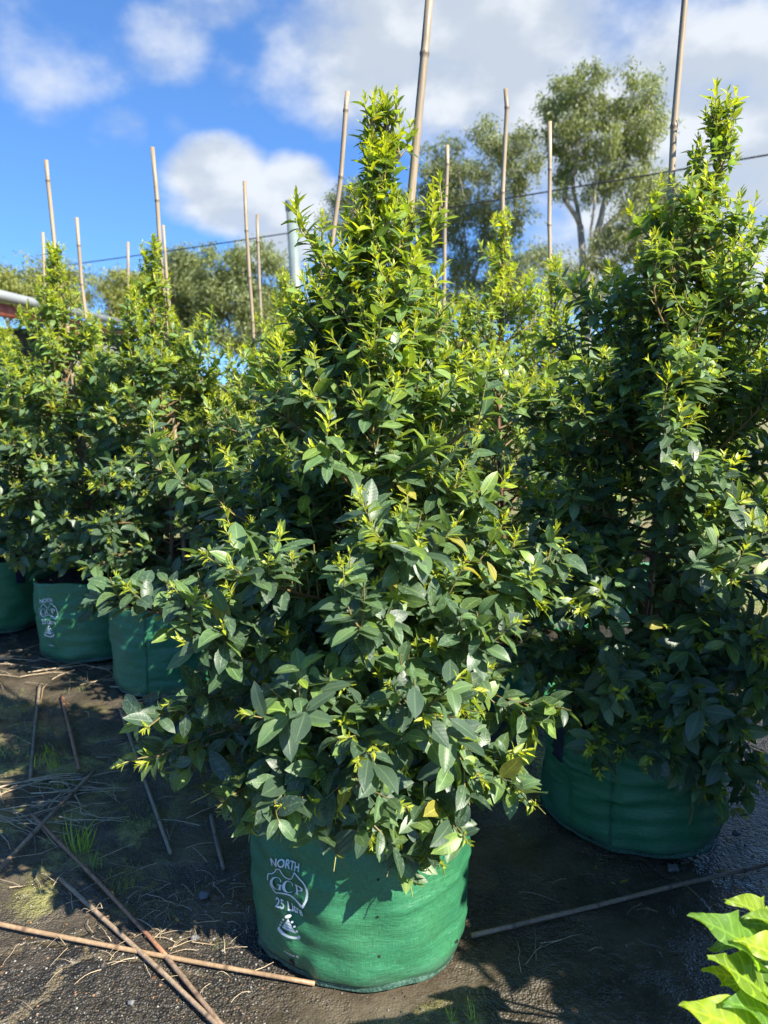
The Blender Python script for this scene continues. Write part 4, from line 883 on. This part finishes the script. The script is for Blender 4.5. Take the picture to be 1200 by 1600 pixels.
for k in range(16):
    a = g.uniform(-1.9, 1.9); d = np.array([math.cos(a), math.sin(a), g.uniform(.1, .6)]); c0 = np.array([.02*math.cos(a), .02*math.sin(a), .139]); e = c0+d*g.uniform(.12, .2)+np.array([0, 0, .12])
    link('leaf', gold_leaf(e, d*np.array([1, 1, .1]), np.array([0, 0, 1.])+g.normal(0, .2, 3), g.uniform(.10, .15), 50+k, np.array([.2, .32, .03])*g.uniform(.6, 1.3)), groot, M['gold_leaf'])
    mbp.tube((1-t)**2*c0+2*t*(1-t)*((c0+e)/2+np.array([0, 0, .05]))+t*t*e, .0028, 6, True, (.2, .26, .04))
link('leaf_stalks', mbp.mesh('leaf_stalks', True, 'tint'), groot, M['twig'])

# ------------------------------------------------------------------ capped pipe, shed, overhead cable
top = atY(455, 313, 7.0); low = atY(462, 440, 7.0); dp = low-top; base = top+dp*((-.05-top[2])/dp[2])
pr_ = bpy.data.objects.new('capped_pipe', None); COL.objects.link(pr_); pr_.location = base; tag(pr_, 'pale grey-green pipe with round cap standing behind the shrubs', 'pipe')
mb = MB(); mb.tube(np.array([[0, 0, 0], (top-base)*.5, top-base-np.array([0, 0, .03])]), .048, 28, True); link('pipe', mb.mesh('pipe'), pr_, M['pipe'])
mb = MB(); c_ = top-base; ax = c_/np.linalg.norm(c_); mb.tube(np.array([c_-ax*.09, c_-ax*.088, c_-ax*.012, c_-ax*.003, c_]), [.0535, .0555, .0555, .051, .04], 28, True); link('cap', mb.mesh('cap'), pr_, M['pipe'])

EZ = 2.2; pA = atY(-60, 464, 11.5); 
x0, x1, y0, y1 = -13.0, -6.0, 9.0, 19.0
shed = bpy.data.objects.new('open_shed', None); COL.objects.link(shed); shed.location = ((x0+x1)/2, (y0+y1)/2, 0); tag(shed, 'low open shed with pale gutter and rust red beam behind the shrubs', 'shed')
sc = np.array([(x0+x1)/2, (y0+y1)/2, 0])
def part(name, boxes, m, parent=shed, smooth=False):
    mb = MB()
    for (a, b, c, d, e, f) in boxes: mb.box(np.array([(a+b)/2, (c+d)/2, (e+f)/2])-sc, (b-a, d-c, f-e))
    return link(name, mb.mesh(name, smooth), parent, m)
part('gutter', [(x1-.02, x1+.13, y0-.1, y1+.1, EZ+.03, EZ+.16)], M['gutter']); part('beam', [(x1-.14, x1-.03, y0, y1, EZ-.20, EZ-.01)], M['red_beam'])
V = []; nn = 90
for i in range(nn+1):
    yy = y0-.1+(y1-y0+.2)*i/nn; zz = .02*(i % 2)
    V += [[x1-.03, yy, EZ+.17+zz], [x0, yy, EZ+1.35+zz]]
V = np.array(V)-sc; q = np.array([[2*i, 2*i+2, 2*i+3, 2*i+1] for i in range(nn)]); link('roof', mesh_np('roof', np.vstack([V, V-np.array([0, 0, .03])]), np.vstack([q, q[:, ::-1]+len(V)]), None, False), shed, M['roof'])
for yy in (y0+.1, y0+3.3, y0+6.6, y1-.1): part('post', [(x1-.13, x1-.04, yy-.05, yy+.05, 0, EZ-.2)], M['red_beam'])
part('back_wall', [(x0, x0+.1, y0, y1, 0, EZ+1.28)], M['shed_wall']); part('end_wall', [(x0+.1, x1-.2, y1-.1, y1, 0, EZ+.05)], M['shed_wall']); part('side_wall', [(x1-.125, x1-.045, 14.2, y1-.16, 0, EZ-.45)], M['shed_wall'])

CZ = 6.2
ptsx = [(130, 411), (440, 352), (745, 310), (960, 281), (1195, 248)]
cp = []
for (u, v) in ptsx:
    d = ray(u, v); cp.append(O+d*((CZ-CAMH)/d[2]))
cp = np.array(cp); A_, B_ = cp[0]+(cp[0]-cp[-1])*.55, cp[-1]+(cp[-1]-cp[0])*.35
t = np.linspace(0, 1, 60)[:, None]; Pc = A_+(B_-A_)*t; Pc[:, 2] = CZ+.9*((2*t[:, 0]-1)**2)*.35-.05
mb = MB(); mb.tube(Pc, .022, 6, True); tag(link('overhead_cable', mb.mesh('overhead_cable'), None, M['cable']), 'thin black overhead cable crossing the sky behind the stakes', 'cable')
for i, (p, lab) in enumerate(((Pc[0], 'timber pole holding the far end of the overhead cable'), (Pc[-1], 'timber pole holding the near end of the overhead cable'))):
    pr2 = bpy.data.objects.new('utility_pole', None); COL.objects.link(pr2); pr2.location = (p[0], p[1], 0); tag(pr2, lab, 'pole', 'utility poles')
    mb = MB(); mb.tube(np.array([[0, 0, -.1], [0, 0, 4], [0, 0, p[2]+.5]]), [.16, .14, .12], 16, True); link('post', mb.mesh('post'), pr2, M['pole'])
    mb = MB(); mb.box((0, 0, p[2]-.12), (1.6, .1, .12)); link('crossarm', mb.mesh('crossarm', False), pr2, M['pole'])

# ------------------------------------------------------------------ gum trees
def gum(label, trunk_px, Y, blobs, seed, n_clump=60, leaves=150, stems=3, tr=.16, depth=.8, tint=((.11, .14, .055), (.20, .235, .085)), leafL=.15, csize=.40, group='gum trees beyond the nursery'):
    g = np.random.default_rng(seed); base = atY(*trunk_px, Y); bx = base[0]; root = bpy.data.objects.new('gum_tree', None); COL.objects.link(root); root.location = (bx, Y, 0)
    tag(root, label, 'tree', group); B0 = np.array([bx, Y, 0.])
    cl = []; ar = np.array([b[2]*b[3] for b in blobs], float); ar /= ar.sum(); px = Y/FPX
    for k in range(n_clump):
        b = blobs[g.choice(len(blobs), p=ar)]; q = nrm(g.normal(0, 1, 3))*g.uniform(.15, 1)**.4
        c = atY(b[0]+q[0]*b[2], b[1]+q[1]*b[3], Y)-B0; c[1] += q[2]*depth*b[2]*px; cl.append(c)
    cl = np.array(cl); nodes = [np.array([0, 0, -.1])]; par = [-1]; cnt = [0]
    fork = max(atY(trunk_px[0], trunk_px[1]-10, Y)[2]*.9, cl[:, 2].max()*.28)
    prev = 0
    for z in np.linspace(.15, 1, 5): nodes.append(np.array([g.normal(0, .05), g.normal(0, .05), fork*z])); par.append(prev); cnt.append(0); prev = len(nodes)-1
    cx = cl[:, 0].mean(); hs = cl[:, 2].max(); hub = prev
    for s_ in range(stems):
        prev = hub if s_ % 2 else hub-1; tgt = np.array([np.interp((s_+.5)/stems, [0, 1], [cl[:, 0].min(), cl[:, 0].max()])*.6+.4*cx, g.normal(0, .9), fork+(hs-fork)*g.uniform(.62, .85)])
        st = nodes[prev]; bow = g.normal(0, .12, 3)
        for k in range(1, 10):
            t = k/9; p = st+(tgt-st)*np.array([t**1.5, t**1.3, t])+bow*math.sin(3.14*t)+g.normal(0, .05, 3); nodes.append(p); par.append(prev); cnt.append(0); prev = len(nodes)-1
    for i in np.argsort(np.linalg.norm(cl-nodes[hub], axis=1)):
        c = cl[i]; NN = np.array(nodes); dv = c-NN; h_ = np.hypot(dv[:, 0], dv[:, 1]); dd = np.linalg.norm(dv, axis=1)+np.where(dv[:, 2] < .9*h_, 1.5*(h_*.9-dv[:, 2]), 0)+np.where(NN[:, 2] < fork*.8, 50, 0)
        j = int(np.argmin(dd)); st = NN[j]; prev = j; L = np.linalg.norm(c-st); m_ = max(2, int(L/.40)); jb = g.normal(0, .06*L, 3)
        for k in range(1, m_+1):
            t = k/m_; p = st+(c-st)*np.array([t**1.15, t**1.15, t**.9])+jb*math.sin(3.14*t)*.6; nodes.append(p); par.append(prev); cnt.append(0); prev = len(nodes)-1
        q = prev
        while q >= 0: cnt[q] += 1; q = par[q]
    mb = MB(); tot = max(cnt[1], 1)
    rad = lambda i: max(.012, .66*tr*(cnt[i]/tot)**.6) if cnt[i] else .010
    for i in range(1, len(nodes)):
        j = par[i]; mb.tube(np.array([nodes[j], nodes[i]]), [min(rad(i)*1.15, rad(max(j, 1))), rad(i)], 7, False)
    link('trunk', mb.mesh('trunk'), root, M['gum_bark'])
    leaves = int(leaves*1.5); N = n_clump*leaves; ci = np.repeat(np.arange(n_clump), leaves); size = csize*1.12*g.uniform(.55, 1.3, n_clump)
    sub = g.integers(0, 9, N); so_ = nrm(g.normal(0, 1, (n_clump, 9, 3)))*g.uniform(.3, 1.1, (n_clump, 9, 1))
    q = g.normal(0, .26, (N, 3)); q = q+so_[ci, sub]*np.array([1, 1, .75])
    o = cl[ci]+q*size[ci][:, None]; d = np.stack([g.normal(0, .6, N), g.normal(0, .6, N), -np.abs(g.normal(.7, .5, N))], -1); nv = g.normal(0, 1, (N, 3))
    ta, tb = np.array(tint[0]), np.array(tint[1]); f = np.clip(g.normal(.5, .3, N), 0, 1)[:, None]; tn = (ta+(tb-ta)*f)*g.uniform(.8, 1.2, (n_clump, 1))[ci]
    A = leaf_mesh_arrays(o, d, nv, leafL*g.uniform(.6, 1.3, N), np.full(N, .26), g.uniform(0, .6, N), np.full(N, .1), tn, 3, 2)
    tag(link('crown', leaf_soup('crown', [A]), root, M['gum_leaf']), kind='stuff')
GREY = ((.115, .14, .065), (.21, .235, .11)); LIME = ((.13, .16, .035), (.24, .26, .065))
gum('tall pale-trunked gum tree with round airy crown above the shrubs', (918, 432), 30, [(940, 145, 85, 42), (885, 185, 48, 55), (1000, 200, 48, 65), (940, 215, 85, 60), (905, 280, 45, 45), (985, 285, 55, 40), (1035, 290, 20, 40)], 5, 190, 110, 6, .34, .8, leafL=.17, csize=.42)
gum('wide grey-green gum tree left of the tall round-crowned one', (735, 470), 34, [(700, 265, 50, 45), (775, 225, 50, 35), (815, 255, 28, 45), (740, 300, 85, 50), (690, 340, 45, 60), (790, 340, 40, 45), (690, 430, 60, 45), (770, 420, 60, 50)], 8, 230, 110, 6, .28, .8, GREY, .18, .48)
gum('low olive gum tree to the right below the tall round-crowned one', (1000, 480), 27, [(1000, 370, 65, 50), (1050, 325, 35, 40), (960, 400, 45, 45), (1065, 390, 40, 50)], 12, 140, 110, 5, .18, .8, GREY, .16, .38)
gum('dark gum tree showing behind the printed-bag shrub tip', (545, 470), 38, [(530, 335, 32, 40), (560, 310, 28, 35), (585, 350, 40, 50), (640, 360, 40, 60)], 15, 120, 110, 4, .2, .8, GREY, .18, .5)
gum('dense gum tree with bare grey limbs beside the capped pipe', (395, 560), 31, [(350, 415, 45, 35), (400, 405, 45, 28), (430, 450, 30, 40), (370, 470, 60, 40), (330, 455, 30, 40), (440, 500, 50, 40), (360, 515, 60, 35)], 19, 210, 110, 5, .2, .8, leafL=.17, csize=.42)
gum('gum tree between the dense one and the shed end', (285, 560), 33, [(285, 425, 30, 35), (265, 455, 35, 35), (305, 470, 30, 40), (270, 510, 40, 35)], 22, 130, 110, 4, .17, .8, leafL=.17, csize=.5)
gum('sparse lime green gum tree over the end of the shed roof', (190, 560), 30, [(180, 440, 28, 18), (210, 455, 30, 25), (180, 480, 30, 25)], 26, 60, 100, 4, .13, .8, LIME, .16, .45)
gum('lime green gum tree above the shed roof', (40, 560), 30, [(20, 455, 45, 30), (80, 440, 35, 35), (115, 455, 28, 40), (60, 470, 50, 25), (-30, 450, 45, 35)], 29, 130, 110, 5, .18, .8, LIME, .17, .5)
gum('hazy gum tree low on the skyline behind the yellow tipped shrub', (850, 520), 46, [(850, 420, 50, 40), (900, 445, 50, 35), (800, 450, 50, 45), (650, 470, 60, 40), (560, 480, 60, 40), (960, 460, 50, 40)], 33, 170, 120, 4, .2, .8, GREY, .22, .8)
